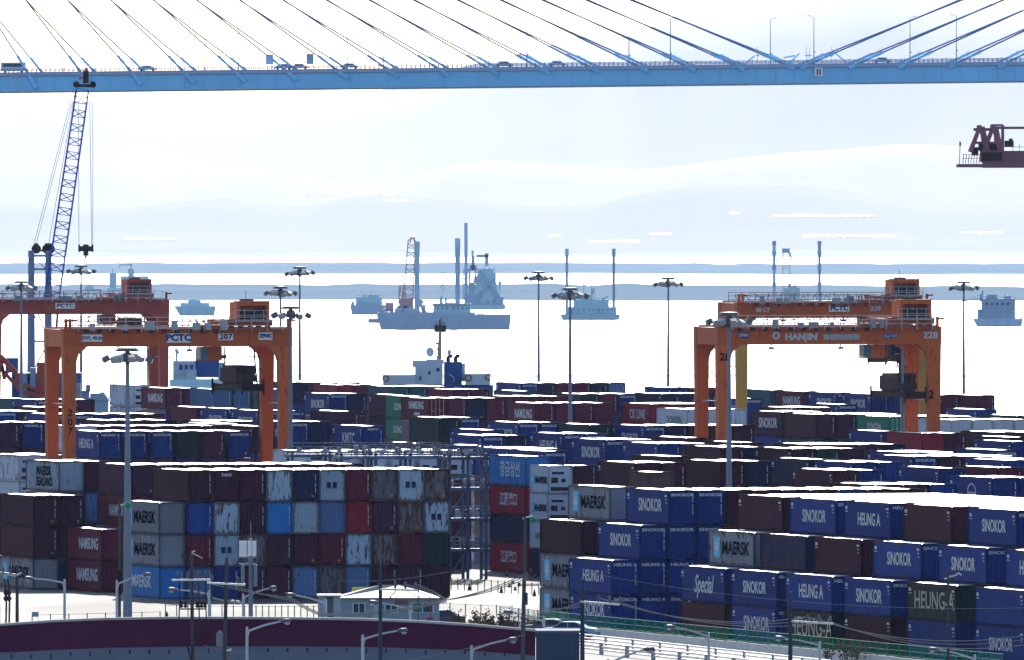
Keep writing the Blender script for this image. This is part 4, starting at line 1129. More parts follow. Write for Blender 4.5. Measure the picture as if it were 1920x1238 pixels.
a.gear(660, 720, 571, seed=5, hmax=6); a.gear(668, 716, 556, 'hazed_teal', 6, 8, 4); a.boot(660, 720, 591)
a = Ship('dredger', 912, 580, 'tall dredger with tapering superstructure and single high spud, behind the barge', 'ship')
a.hull(868, 948, 572, 581, 14, 'hazed_teal', 4)
b = MB(); b.tube([a.p(873.5, 418, 4), a.p(874, 572, 4)], [.65, .75], 12); b.build('spud_leg', M['hazed_grey'], a.root)
b = MB()
for q in ((905, 503, 928, 574), ):
    vv = []
    for d in (2, 10):
        for x, y in ((896, 506), (924, 506), (940, 572), (884, 572)): vv.append(a.p(x, y, d))
    b.add(vv, [(0, 1, 2, 3), (7, 6, 5, 4), (0, 4, 5, 1), (1, 5, 6, 2), (2, 6, 7, 3), (3, 7, 4, 0)])
st = b.build('superstructure', M['hazed_teal'], a.root)
for x, y, w_, h2 in ((893, 524, 8, 6), (904, 529, 6, 5), (901, 536, 8, 3), (915, 534, 5, 5), (902, 554, 4, 5), (918, 564, 5, 3)): a.part('window', 'ship_white', [(x, y, x + w_, y + h2, 1.9, 2.02)], parent=st)
a.part('gantry_frame', 'hazed_grey', [(909, 475, 916, 500, 4, 6), (893, 478, 916, 483, 4, 6), (884, 480, 890, 506, 3, 7), (880, 497, 894, 508, 3, 7)], [(880, 508, 880, 560, .5, 5), (892, 508, 892, 572, .5, 5), (886, 572, 892, 508, .35, 5), (872, 506, 892, 506, .8, 5), (872, 520, 896, 520, .4, 5), (924, 506, 932, 540, .4, 5)])
a.lattice('derrick', 888, 572, 898, 512, 3.4, 2.6, 6, .45, 'hazed_grey')
a.lattice('spud_frame', 875, 560, 875, 505, 3.0, 2.6, 6, .4, 'hazed_grey')
a.part('deck_gear', 'hazed_grey', [(876, 552, 900, 572, 1, 12), (882, 530, 888, 552, 2, 6), (930, 556, 944, 572, 1, 9), (924, 512, 930, 536, 3, 8)], [(900, 506, 936, 560, .7, 1), (890, 560, 930, 520, .5, 1)])
a.part('mast', 'hazed_teal', [(884, 470, 888, 480, 4, 6), (934, 528, 940, 536, 4, 6)], [(937, 572, 937, 528, .6, 5), (944, 572, 950, 564, .4, 5)])

a.gear(870, 946, 572, seed=7, n=20, hmax=10); a.gear(890, 930, 507, seed=8, n=10, hmax=6)
a = Ship('jack_up_barge', 1105, 600, 'pale jack up barge with two thin legs right of the centre mast', 'barge')
a.hull(1050, 1162, 590, 601, 16, 'hazed_teal', 5)
a.part('deckhouse', 'hazed_teal', [(1060, 576, 1156, 590, 2, 14), (1075, 562, 1142, 576, 3, 12), (1088, 552, 1112, 562, 4, 10)])
for x, y0 in ((1063, 467), (1151, 467)):
    b = MB(); b.tube([a.p(x, y0, 5), a.p(x, 590, 5)], .5, 10); b.build('spud_leg', M['hazed_grey'], a.root)
    MB().tube([a.p(x, y0 - .5, 5), a.p(x, y0 + 12, 5)], .68, 10).build('leg_top', M['hazed_teal'], a.root)
a.part('mast', 'ship_white', [(1108, 541, 1115, 552, 4, 6)], [(1095, 552, 1095, 527, .3, 5), (1110, 541, 1110, 525, .3, 5), (1092, 535, 1098, 535, .3, 5), (1108, 532, 1114, 532, .3, 5), (1128, 562, 1140, 556, .6, 5)])

a.gear(1052, 1160, 590, seed=9, n=20, hmax=8); a.gear(1076, 1142, 562, 'hazed_teal', 10, 14, 6); a.boot(1055, 1160, 601)
for x in range(1066, 1150, 9): a.part('window', 'shed_blue', [(x, 580, x + 3, 583, 1.9, 2.0)])
a = Ship('jack_up_barge', 1495, 596, 'jack up barge mostly hidden by the right gantries, legs and lattice derrick showing', 'barge')
a.hull(1430, 1560, 584, 597, 16, 'hazed_grey', 5)
for x in (1452, 1537):
    b = MB(); b.tube([a.p(x, 452, 5), a.p(x, 584, 5)], .55, 10); b.build('spud_leg', M['hazed_grey'], a.root)
    for yy in (452, 470, 498, 530): MB().tube([a.p(x, yy, 5), a.p(x, yy + 8, 5)], .74, 10).build('leg_collar', M['hazed_grey'], a.root)
a.lattice('derrick', 1476, 552, 1474, 474, 3.2, 2.2, 10, .2, 'hazed_red')
a.part('deckhouse', 'hazed_teal', [(1470, 540, 1500, 584, 3, 10)]); a.part('derrick_head', 'hazed_grey', [(1467, 466, 1481, 474, 3, 7)], [(1481, 474, 1486, 490, .5, 5)])

a.gear(1470, 1500, 540, 'hazed_red', 11, 10, 8)
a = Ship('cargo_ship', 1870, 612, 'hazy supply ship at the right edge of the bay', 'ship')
a.hull(1826, 1918, 598, 613, 14, 'hazed_grey', 8)
a.part('superstructure', 'hazed_grey', [(1842, 560, 1904, 598, 2, 12), (1852, 552, 1870, 560, 4, 10), (1884, 555, 1896, 560, 4, 10), (1834, 580, 1842, 598, 3, 10)])
for x in (1848, 1858, 1868, 1878, 1888): a.part('window', 'ship_blue', [(x, 568, x + 5, 572, 1.9, 2.02)])
a.part('crane_jib', 'hazed_grey', [(1838, 552, 1844, 566, 4, 6)], [(1842, 566, 1843, 545, .6, 5), (1842, 560, 1800, 566, .35, 5), (1842, 552, 1800, 566, .15, 5), (1797, 570, 1797, 600, .5, 5)])

a.gear(1828, 1916, 598, seed=12, n=18, hmax=8); a.gear(1842, 1904, 560, seed=13, n=12, hmax=6); a.boot(1834, 1916, 613)
a = Ship('cargo_ship', 355, 592, 'pale ship with rounded bridge seen between the two left gantries', 'ship')
a.hull(326, 404, 574, 593, 12, 'hazed_teal', 12)
a.part('superstructure', 'hazed_teal', [(338, 568, 392, 574, 2, 10), (352, 563, 376, 568, 3, 9), (359, 561, 367, 563, 4, 8)], [(357, 563, 357, 553, .3, 5)])
a = Ship('work_boat', 240, 552, 'hazy dredger with cabins far beyond the crimson gantry', 'boat')
a.hull(200, 278, 540, 553, 12, 'hazed_teal', 4)
a.part('superstructure', 'hazed_teal', [(205, 512, 218, 540, 2, 8), (226, 518, 278, 540, 3, 10), (240, 504, 250, 518, 4, 8)], [(211, 512, 211, 504, .5, 4), (245, 504, 245, 496, .6, 4), (224, 497, 248, 497, .6, 4), (224, 497, 224, 504, .4, 4)])
a = Ship('work_boat', 167, 550, 'tiny hazy boat far behind the left mast head', 'boat')
a.hull(156, 190, 541, 551, 8, 'hazed_teal', 3); a.part('superstructure', 'hazed_teal', [(160, 534, 176, 541, 2, 7)], [(167, 534, 167, 520, .4, 4)])

# tug beside the quay
a = Ship('tug_boat', 820, 905, 'white and blue tug with buff mast standing at the quay', 'tug', s=12.95)
a.hull(722, 925, 722, 905, 11, 'ship_blue', 12)
a.part('bulwark', 'ship_white', [(718, 703, 778, 724, 0, 10), (872, 701, 919, 724, 0, 10)])
dh = a.part('wheelhouse', 'ship_white', [(778, 682, 830, 724, 1, 9), (773, 676, 800, 689, 1.5, 8), (800, 674, 832, 682, 1.5, 8)], [(781, 700, 781, 688, .3, 1), (790, 700, 790, 688, .3, 1)])
for x, y, q in ((803, 696, 4), (818, 690, 6), (786, 706, 4)): a.part('window', 'ship_blue', [(x, y, x + q, y + 7, .9, 1.01)], parent=dh)
fn = a.part('funnel', 'ship_blue', [(832, 679, 866, 724, 2, 8)]); a.part('funnel_side', 'ship_white', [(866, 682, 872, 716, 2.5, 8)], parent=fn)
b = MB()
for x in (840, 854): b.tube([a.p(x, 681, 4), a.p(x, 672, 4), a.p(x + 3, 668, 4), a.p(x + 8, 669, 4)], .3, 8)
b.build('exhaust_pipe', M['rust_black'], fn)
b = MB(); b.tube([a.p(823, 682, 5), a.p(825, 620, 5)], [.36, .2], 8); b.tube([a.p(827, 618, 5), a.p(827, 594, 5)], .12, 6)
for yy, w_ in ((671, 7), (663, 5), (655, 6), (645, 8)): b.bar(a.p(824 - w_, yy, 5), a.p(826, yy, 5), .3)
mt = b.build('mast', M['mast_buff'], a.root)
b = MB(); b.bar(a.p(814, 617, 5), a.p(836, 617, 5), .25, 1); b.bar(a.p(818, 617, 5), a.p(818, 605, 5), .12); b.bar(a.p(832, 617, 5), a.p(832, 610, 5), .3); b.bar(a.p(822, 610, 5), a.p(834, 606, 5), .15); b.bar(a.p(824, 617, 5), a.p(824, 600, 5), .2)
b.build('radar', M['rust_black'], mt)
b = MB(); c = a.p(806, 661, 4); b.lathe(c, [(.25, -.7), (.55, -.3), (.6, .2), (.35, .6), (.05, .75)], 10); c = a.p(842, 661, 4); b.lathe(c, [(.1, -.45), (.32, -.1), (.3, .2), (.05, .4)], 8); b.bar(a.p(842, 664, 4), a.p(842, 672, 4), .12)
b.build('radar_dome', M['ship_white'], a.root)
b = MB()
for x, y in ((723, 710), (878, 709), (916, 707)): c = a.p(x, y, -.15); n_ = 12; b.tube([c + Vector((.45 * math.cos(k * 2 * math.pi / n_), 0, .45 * math.sin(k * 2 * math.pi / n_))) for k in range(n_ + 1)], .09, 5)
b.build('life_ring', M['crimson'], a.root)
b = MB(); b.bar(a.p(728, 703, 2), a.p(728, 695, 2), .1); b.bar(a.p(841, 702, .9), a.p(851, 707, .9), .12); b.bar(a.p(851, 707, .9), a.p(851, 716, .9), .1); b.bar(a.p(900, 701, 2), a.p(900, 694, 2), .1)
for k in range(12): x = 876 + 3.4 * k; b.bar(a.p(x, 701, .1), a.p(x, 705, .1), .06)
b.build('railing', M['pole_light'], a.root)
# ship at berth behind the left gantries
a = Ship('berthed_ship', 370, 905, 'white and dark blue ship superstructure behind the left gantry spreader', 'ship', s=12.8)
a.hull(318, 440, 712, 905, 12, 'hazed_teal', 8)
sp = a.part('superstructure', 'ship_white', [(324, 677, 366, 712, 1, 9), (348, 693, 368, 712, .7, 1), (408, 680, 420, 712, 2, 8)], [(330, 677, 330, 662, .3, 3), (328, 655, 334, 664, .5, 3)])
for x in (346, 336, 356): a.part('window', 'ship_blue', [(x, 684, x + 6, 694, .88, 1.0)], parent=sp)
a.part('funnel', 'ship_blue', [(366, 661, 410, 708, 1.5, 8)], [(370, 661, 370, 654, .6, 3), (382, 661, 382, 656, .4, 3)])
a.part('railing', 'pole_light', [], [(324, 700, 366, 700, .1, .8), (324, 705, 366, 705, .1, .8), (420, 690, 425, 690, .3, 3)])
# machinery on the quay at far left
a = Ship('harbour_machine', 30, 760, 'blue hull and red lattice machinery heaped on the quay at far left', 'machinery', s=13.6)
a.part('hull_block', 'ship_blue', [(20, 700, 150, 770, 4, 12), (8, 672, 31, 700, 5, 10)])
a.part('frame', 'crimson', [], [(0, 668, 30, 700, .7, 1), (0, 690, 40, 735, .5, 1), (24, 690, 44, 730, .5, 1), (12, 700, 24, 690, .4, 1), (40, 735, 85, 745, .6, 1), (44, 720, 76, 735, .4, 1), (76, 680, 74, 750, 1.1, 2), (0, 668, 8, 712, .5, 1), (20, 712, 36, 716, .3, 1)])
a.part('block', 'crane_grey', [(36, 700, 50, 745, 1, 4), (56, 690, 66, 730, 1, 4), (140, 720, 150, 756, 1, 4), (152, 733, 166, 752, 2, 5), (168, 738, 186, 752, 2, 5), (160, 722, 168, 735, 2, 5)])
# ------------------------------------------------------------------ buildings on the far shore
from mathutils.bvhtree import BVHTree
bpy.context.view_layer.update()
_bv = []
for o in sc.objects:
    if o.name.split('.')[0] in ('hills', 'shore_land', 'mountain'): _bv.append(BVHTree.FromPolygons([v.co for v in o.data.vertices], [tuple(p.vertices) for p in o.data.polygons]))
def on_land(x, y):                    # point of the land seen at this pixel
    d = P(x, y, 1000) - Vector((0, 0, H)); d.normalize(); best = None
    for t in _bv:
        h_ = t.ray_cast(Vector((0, 0, H)), d)
        if h_[0] is not None and (best is None or h_[3] < best[3]): best = h_
    return best[0] if best else P(x, y, F / 15000)
def far_building(x0, y0, x1, y1, D, lab, dep=60, roof=True, hshift=0):
    p = on_land((x0 + x1) / 2, y1); s = F / p.y; r0 = empty('far_building', p); tag(r0, lab, 'building', 'buildings on the far shore')
    n_ = max(1, int((x1 - x0) / 14)); r_ = random.Random(int(x0)); b = MB(); wl = MB(); h_ = max(1.0, (y1 - y0) / s)
    for k in range(n_):
        xa, xb = x0 + (x1 - x0) * k / n_ + r_.uniform(0, 2), x0 + (x1 - x0) * (k + 1) / n_ - r_.uniform(0, 2)
        q = on_land((xa + xb) / 2, y1); w_ = (xb - xa) / s; c = q - p; hk = h_ * r_.uniform(.6, 1)
        X0, X1 = c.x - w_ / 2, c.x + w_ / 2
        b.add([(X0, c.y, c.z + .4), (X1, c.y, c.z + .4), (X1, c.y + hk * 3, c.z + .4 + hk), (X0, c.y + hk * 3, c.z + .4 + hk)], [(0, 1, 2, 3)])
        wl.box(X0, X1, c.y + hk * 3, c.y + hk * 3 + 1, c.z - 3, c.z + .38 + hk)
    b.build('roof', M['far_roof'], r0); wl.build('wall', M['far_wall'], r0)
    return r0
def far_tower(x, y0, y1, D, lab, w_):
    p = on_land(x, y1); s = F / p.y; r0 = empty('transmission_tower', p); tag(r0, lab, 'tower'); b = MB(); hh = (y1 - y0) / s
    lattice(b, (0, 0, 0), (0, 0, hh), w_, w_ * .3, 8, .6)
    for k in (.8, .9, .97): b.bar((-w_ * .9, 0, hh * k), (w_ * .9, 0, hh * k), .6)
    b.build('frame', M['far_roof'], r0)
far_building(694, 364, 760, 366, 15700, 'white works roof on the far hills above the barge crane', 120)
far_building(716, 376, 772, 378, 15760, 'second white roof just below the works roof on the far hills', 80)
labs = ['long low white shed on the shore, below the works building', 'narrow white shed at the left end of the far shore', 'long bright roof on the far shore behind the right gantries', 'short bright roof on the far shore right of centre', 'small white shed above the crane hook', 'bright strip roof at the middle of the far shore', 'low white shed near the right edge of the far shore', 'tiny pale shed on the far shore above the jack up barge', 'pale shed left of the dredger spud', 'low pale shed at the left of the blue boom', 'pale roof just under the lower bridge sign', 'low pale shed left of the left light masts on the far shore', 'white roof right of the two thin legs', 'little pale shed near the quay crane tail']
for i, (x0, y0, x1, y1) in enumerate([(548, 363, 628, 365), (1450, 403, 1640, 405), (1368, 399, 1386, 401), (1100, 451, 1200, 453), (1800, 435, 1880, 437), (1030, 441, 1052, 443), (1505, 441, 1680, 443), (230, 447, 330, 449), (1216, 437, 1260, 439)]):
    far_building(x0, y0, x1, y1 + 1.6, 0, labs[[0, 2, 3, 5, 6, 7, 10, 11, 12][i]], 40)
# ------------------------------------------------------------------ foreground
ORD = ['first', 'second', 'third', 'fourth', 'fifth', 'sixth', 'seventh', 'eighth', 'ninth', 'tenth', 'eleventh', 'twelfth', 'thirteenth', 'fourteenth']
# curved elevated barrier in maroon
def strip_wall(name, pts, th, m, parent, off=0.0):
    b = MB(); vv = []
    for (x, y, s, zt_, zb_) in pts:
        X = (x - 960) / s; Y = F / s + off
        vv += [(X, Y, zb_), (X, Y, zt_), (X, Y + th, zt_), (X, Y + th, zb_)]
    n = len(pts); fs = []
    for i in range(n - 1):
        a = 4 * i
        fs += [(a, a+4, a+5, a+1), (a+1, a+5, a+6, a+2), (a+2, a+6, a+7, a+3), (a+3, a+7, a+4, a)]
    fs += [(0, 1, 2, 3), (4*n-4, 4*n-1, 4*n-2, 4*n-3)]
    b.add(vv, fs); return b.build(name, M[m], parent)
wall_top = [(-120, 1182), (0, 1174), (100, 1167), (200, 1163), (320, 1161), (450, 1161), (560, 1162), (680, 1164), (780, 1168), (880, 1174), (960, 1181), (1004, 1184.5)]
wall_bot = {-120: 1232, 0: 1224, 100: 1219, 200: 1215, 320: 1213, 450: 1212, 560: 1212, 680: 1213, 780: 1216, 880: 1220, 960: 1226, 1004: 1230}
sW = 28.6
root = empty('sound_barrier', (0, 0, 0)); tag(root, 'long curved maroon barrier wall along the bottom left of the view', 'barrier wall')
top = [(x, y, sW, H - (y - YH) / sW, H - (wall_bot[x] - YH) / sW) for x, y in wall_top]
strip_wall('panel', top, .22, 'wall_maroon', root)
strip_wall('coping', [(x, y, s_, zt_ + .16, zt_ + .003) for x, y, s_, zt_, zb_ in top], .42, 'cap', root, -.08)
b = MB()
for k in range(34):
    x = -100 + 33 * k
    if x > 1000: break
    for (xa, ya, _, za, zb_), (xb, yb, _, zc, zd) in zip(top, top[1:]):
        if xa <= x <= xb: t = (x - xa) / (xb - xa); z1 = za + (zc - za) * t; z0 = zb_ + (zd - zb_) * t
    X = (x - 960) / sW; b.box(X - .04, X + .04, F / sW - .05, F / sW + .01, z0, z1 - .02)
b.build('rib', M['wall_maroon'], root)
base = strip_wall('base_wall', [(x, y, s_, zb_ - .003, 0) for x, y, s_, zt_, zb_ in top], .6, 'wall_base', root, .05)
b = MB()
for k in range(30):
    x = -90 + 37 * k
    if x > 990: break
    yb_ = [v for q, v in sorted(wall_bot.items()) if q <= x][-1]
    X = (x - 960) / sW; z = H - (yb_ + 3 - YH) / sW; b.box(X - .05, X + .05, F / sW - .02, F / sW + .08, z - .28, z - .02)
b.build('bracket', M['rust_black'], base)
p = P(1045, 1186, sW)
b = MB().box(-1.4, 1.45, 0, 5, -p.z, 0); o = b.build('retaining_block', M['wall_slate'], None, (p.x, p.y, p.z)); tag(o, 'dark slate concrete block closing the right end of the maroon wall', 'wall')
MB().box(-1.45, 1.5, -.05, 5, 0.003, .12).build('coping', M['wall_base'], o)

# street lamps
def lamp(x, yt, s, dx, dy, lab, yhead=None):
    p = P(x, yt, s); r0 = empty('street_lamp', (p.x, p.y, 0)); tag(r0, lab, 'street lamp', 'curved arm street lamps of the foreground road')
    z = p.z; sx = dx / s; sg = 1 if sx > 0 else -1
    b = MB(); b.tube([(0, 0, 0), (0, 0, z * .6), (0, 0, z)], [.12, .1, .085], 8); b.build('pole', M['pole_light'], r0)
    b = MB(); b.tube([(0, 0, z - .55), (sg * .12, 0, z - .1), (sx * .4, 0, z + dy / s * .5), (sx * .78, 0, z + dy / s)], [.075, .07, .06, .055], 6); b.tube([(0, 0, z), (0, 0, z + .14)], .07, 6)
    arm = b.build('lamp_arm', M['pole_light'], r0)
    h0 = Vector((sx * .76, 0, z + dy / s)); h1 = Vector((sx, 0, z + dy / s + .02))
    b = MB(); d = h1 - h0; b.tube([h0, h0 + d * .35, h0 + d * .8, h1], [.07, .16, .17, .05], 8)
    hd = b.build('lamp_head', M['lamp_body'], r0)
    b = MB(); c = h0 + d * .62 + Vector((0, 0, -.12)); b.lathe(c, [(.03, -.12), (.15, -.07), (.19, .04)], 8); b.build('lamp_glass', M['pole_light'], hd)
for args in [(121, 1090, 27, -76, 5, 'leftmost street lamp, arm reaching left over the yard'), (219, 1092, 27, 65, 14, 'street lamp beside the near mast, thin arm rising right'),
             (392, 1111, 27, -78, 5, 'street lamp behind the left utility poles, arm pointing left'), (456, 1117, 27, 63, 14, 'street lamp with arm rising right by the antenna pole'),
             (611, 1128, 27, -75, 12, 'street lamp at the white hut, arm reaching left'), (463, 1180, 31, 83, 15, 'lowest left street lamp, curving right before the maroon wall'),
             (680, 1195, 31, 85, 12, 'street lamp before the maroon wall, head near the dark pole'), (769, 1140, 27, -78, 10, 'street lamp behind the hut roof, arm pointing left'),
             (884, 1215, 31, 86, 15, 'street lamp at the right part of the maroon wall'), (1020, 1162, 28, -76, 14, 'street lamp by the parked car, arm pointing left'),
             (1329, 1190, 28, -82, 14, 'street lamp before the green fence, arm pointing left'), (1537, 1207, 28, -86, 10, 'street lamp at lower right, head by the dark pole'),
             (1828, 1232, 28, -88, 14, 'street lamp at the bottom right corner'), (1140, 1240, 31, 88, 22, 'street lamp at the bottom centre, arm rising right over guard rails')]:
    lamp(*args[:3], args[3], args[4], args[5])

# utility poles and wires
def pole(x, yt, s, r0_, lab, arms=(), lean=0.0, m='concrete_pole', extra=None, ybase=None, name='utility_pole'):
    p = P(x, yt, s); rt = empty(name, (p.x, p.y, 0)); tag(rt, lab, 'utility pole')
    b = MB(); b.tube([(lean / s, 0, 0), (0, 0, p.z)], [r0_ * 1.35, r0_ * .8], 10); b.build('pole', M[m], rt)
    for (xa, xb, ya, yb, ins) in arms:
        a = MB(); A_ = P(xa, ya, s); B_ = P(xb, yb, s); o_ = Vector((p.x, p.y, 0)); A_ -= o_; B_ -= o_
        a.bar(A_ + Vector((0, -.15, 0)), B_ + Vector((0, -.15, 0)), .1, .12)
        c = a.build('crossarm', M['galv'], rt)
        for xi in ins:
            t = (xi - xa) / (xb - xa); q = A_.lerp(B_, t); MB().lathe((q.x, q.y - .15, q.z + .06), [(.03, 0), (.1, .1), (.07, .16), (.11, .22), (.05, .42)], 8).build('insulator', M['lamp_body'], c)
    if extra: extra(rt, p, s)
    return rt
def rel(p, x, y, s, d=0): q = P(x, y, s) - Vector((p.x, p.y, 0)); q.y += d; return q
def e1(rt, p, s):
    for x in (336, 372, 385):
        b = MB(); b.tube([rel(p, x, 1090, s, -.3), rel(p, x + 1, 1130, s, -.35), rel(p, x + (2 if x > 358 else -1), 1170, s, -.35), rel(p, 352 + (x > 358) * 10, 1215, s, -.3), rel(p, 358, 1238, s, -.25)], .045, 5); b.build('cable', M['wire_dark'], rt)
    b = MB()
    for x in (340, 348, 370, 378, 384): b.lathe(rel(p, x, 1140, s, -.3), [(.05, 0), (.16, .1), (.06, .2), (.14, .3), (.05, .45)], 8)
    b.bar(rel(p, 338, 1142, s, -.2), rel(p, 386, 1142, s, -.2), .09); b.build('cutout_switch', M['rust_black'], rt)
    MB().bar(rel(p, 359, 1036, s), rel(p, 366, 1033, s), .07).bar(rel(p, 360, 1037, s), rel(p, 380, 1047, s), .04).build('spike', M['galv'], rt)
pole(359, 1040, 30, .12, 'utility pole with looping black cables left of the antenna pole', [(322, 395, 1088, 1087, (334, 352, 371, 386))], 4, extra=e1)
def e2(rt, p, s):
    MB().lathe(rel(p, 412, 1213, s, -.1), [(.16, 0), (.22, .05), (.22, .8), (.16, .88), (.05, 1.0)], 12).build('transformer', M['steel'], rt)
    b = MB(); b.tube([rel(p, 398, 1121, s), rel(p, 420, 1127, s), rel(p, 442, 1128, s)], .05, 5); b.lathe(rel(p, 436, 1133, s), [(.1, 0), (.2, .1), (.1, .25)], 8); b.lathe(rel(p, 446, 1134, s), [(.1, 0), (.2, .1), (.1, .25)], 8)
    b.bar(rel(p, 420, 1222, s), rel(p, 434, 1218, s), .12); b.build('fittings', M['galv'], rt)
pole(425, 1045, 30, .12, 'leaning utility pole with transformer, second from the left wires', [(388, 460, 1093, 1097, (398, 446))], -8, extra=e2)
def e3(rt, p, s):
    b = MB()
    for x in (452, 459, 468, 477): q = rel(p, x, 1042, s, -.4); b.box(q.x - .13, q.x + .13, q.y - .1, q.y + .1, q.z, q.z + 1.0)
    b.build('antenna_panel', M['sign_white'], rt)
    b = MB(); b.bar(rel(p, 448, 1044, s), rel(p, 480, 1044, s), .12); b.bar(rel(p, 448, 1058, s), rel(p, 480, 1058, s), .1)
    for x in (455, 479): q = rel(p, x, 1100, s); b.box(q.x - .12, q.x + .12, -.3, 0, q.z, q.z + 1.5)
    b.build('mount', M['pole_grey'], rt)
    b = MB(); b.tube([rel(p, 470, 1010, s), rel(p, 470, 978, s)], .035, 5); b.build('whip_antenna', M['pole_grey'], rt)
pole(470, 1010, 27.5, .15, 'thick pole carrying white antenna panels before the rusty wall', [], 0, 'pole_grey', e3)
pole(32, 1060, 27.5, .12, 'utility pole at the left edge with short bright crossarm', [(-10, 27, 1073, 1080, (6, 20)), (27, 40, 1080, 1074, ())], 0)
def e0(rt, p, s):
    b = MB()
    for x in (8, 14): b.tube([rel(p, x, 1085, s, -.2), rel(p, x + 4, 1120, s, -.2), rel(p, x + 3, 1170, s, -.2)], .07, 5); b.lathe(rel(p, x + 3, 1128, s, -.2), [(.05, 0), (.2, .2), (.08, .4), (.18, .6), (.05, .9)], 8)
    b.build('cable', M['wire_dark'], rt)
pole(-3, 1062, 27.5, .12, 'utility pole cut by the left edge with black cable ends', [(-30, 30, 1070, 1078, ())], 0, extra=e0)
pole(713, 1056, 31, .12, 'dark pole with bent top standing before the white hut', [(712, 782, 1105, 1107, (741, 760, 779))], 0, 'wall_slate')
def e6(rt, p, s):
    b = MB(); b.bar(rel(p, 980, 973, s), rel(p, 998, 967, s), .08); q = rel(p, 1000, 975, s); b.build('lamp_arm', M['galv'], rt)
    MB().lathe((q.x, q.y, q.z), [(.05, -.2), (.2, -.1), (.2, .12), (.06, .22)], 10).build('lamp_globe', M['fence_green'], rt)
    b = MB(); b.bar(rel(p, 970, 1097, s, -.3), rel(p, 1010, 1097, s, -.3), .08)
    for x, y in ((955, 1102), (962, 1096), (966, 1108), (974, 1100), (1003, 1085), (995, 1075), (950, 1080), (966, 1072)): b.lathe(rel(p, x, y, s, -.3), [(.04, 0), (.13, .08), (.05, .16), (.1, .26)], 6)
    b.build('cutout_switch', M['rust_black'], rt)
    b = MB(); b.box(-.16, .16, -.24, -.1, p.z * .62, p.z * .62 + .8); b.build('junction_box', M['wall_slate'], rt)
pole(985, 970, 29, .13, 'tall pole with round green lamp left of the right block', [], -8, extra=e6)
pole(1092, 1086, 30, .14, 'dark pole carrying three bright insulators before the deep blue containers', [(1088, 1162, 1128, 1134, (1122, 1143, 1163))], 0, 'wall_slate')
pole(1482, 1110, 30, .14, 'dark pole carrying three insulators at lower right of the view', [(1484, 1562, 1165, 1170, (1514, 1535, 1557))], 0, 'wall_slate')
def e9(rt, p, s):
    b = MB(); b.tube([rel(p, 1779, 1082, s), rel(p, 1790, 1080, s), rel(p, 1798, 1075, s), rel(p, 1803, 1079, s)], .06, 6); b.bar(rel(p, 1771, 1086, s), rel(p, 1779, 1084, s), .08); b.build('lamp_arm', M['galv'], rt)
pole(1778, 1072, 29, .09, 'slender bare pole with small lamp before the green lettered container', [], 0, 'concrete_pole', e9)
def e10(rt, p, s):
    b = MB(); b.bar(rel(p, 223, 948, s), rel(p, 236, 945, s), .1); b.build('lamp_arm', M['galv'], rt)
    MB().lathe(rel(p, 240, 947, s, -.7), [(.05, -.22), (.22, -.1), (.22, .12), (.06, .24)], 10).build('lamp_globe', M['fence_green'], rt)
    b = MB(); b.box(-.14, .14, -.25, -.05, p.z - 6.5, p.z - 4.8); b.build('junction_box', M['rust_black'], rt)
pole(224, 942, 26.5, .10, 'slim pole with round green lamp beside the nearest mast', [], 0, 'concrete_pole', e10)
def wire(pts, s, lab, sag=0, r_=.028, m='wire', name='overhead_wire'):
    b = MB(); (xa, ya), (xb, yb) = pts
    q = []
    for k in range(15): t = k / 14; q.append(P(xa + (xb - xa) * t, ya + (yb - ya) * t + sag * 4 * t * (1 - t), s))
    b.tube(q, r_, 5); o = b.build(name, M[m]); tag(o, lab, 'wire', 'overhead wires between the foreground poles'); return o
W3 = ['upper', 'middle', 'lower']
for i, (dx, dy) in enumerate(((0, 0), (21, 4), (42, 9))):
    wire([(1122 + dx, 1121 + dy), (1514 + dx, 1157 + dy)], 30, W3[i] + ' wire sagging between the two dark insulator poles at right', 24)
    wire([(1514 + dx, 1157 + dy), (1990, 1178 + dy * 2)], 30, W3[i] + ' wire running from the right insulator pole to the frame edge', 34)
    wire([(741 + 19 * i, 1096), (838, 1125)], 31, W3[i] + ' short bright wire running right from the dark pole by the hut', -3)
    wire([(838, 1125), (990, 1074 + 5 * i)], 31, W3[i] + ' wire rising from the hut towards the tall lamp pole', 6)
    wire([(600, 1150 + 2 * i), (838, 1125 + 2 * i)], 31, W3[i] + ' wire sagging across the front of the white hut', 8)
    wire([(398 + 18 * i, 1096), (545, 1120 + 3 * i)], 30, W3[i] + ' wire running right from the leaning transformer pole', 3)
    wire([(1010, 1150 - 5 * i), (1092, 1128 + 5 * i)], 30, W3[i] + ' wire between the tall lamp pole and the first insulator pole', 3)
    wire([(545, 1120 + 3 * i), (600, 1150 + 2 * i)], 30.5, W3[i] + ' wire dropping to the left corner of the white hut', 2)
wire([(640, 1090), (842, 1072)], 30, 'thin long wire crossing the bottom of the rusty container wall', 6, .02)
wire([(762, 1238), (985, 1190)], 31, 'single wire rising over the right part of the maroon wall', 3, .02)
wire([(1105, 1075), (1920, 1140)], 30, 'very thin wire crossing the lower right containers', 22, .012, 'wire')
wire([(380, 1210), (480, 1228)], 30, 'short thin wire by the transformer before the maroon wall', 2, .015)

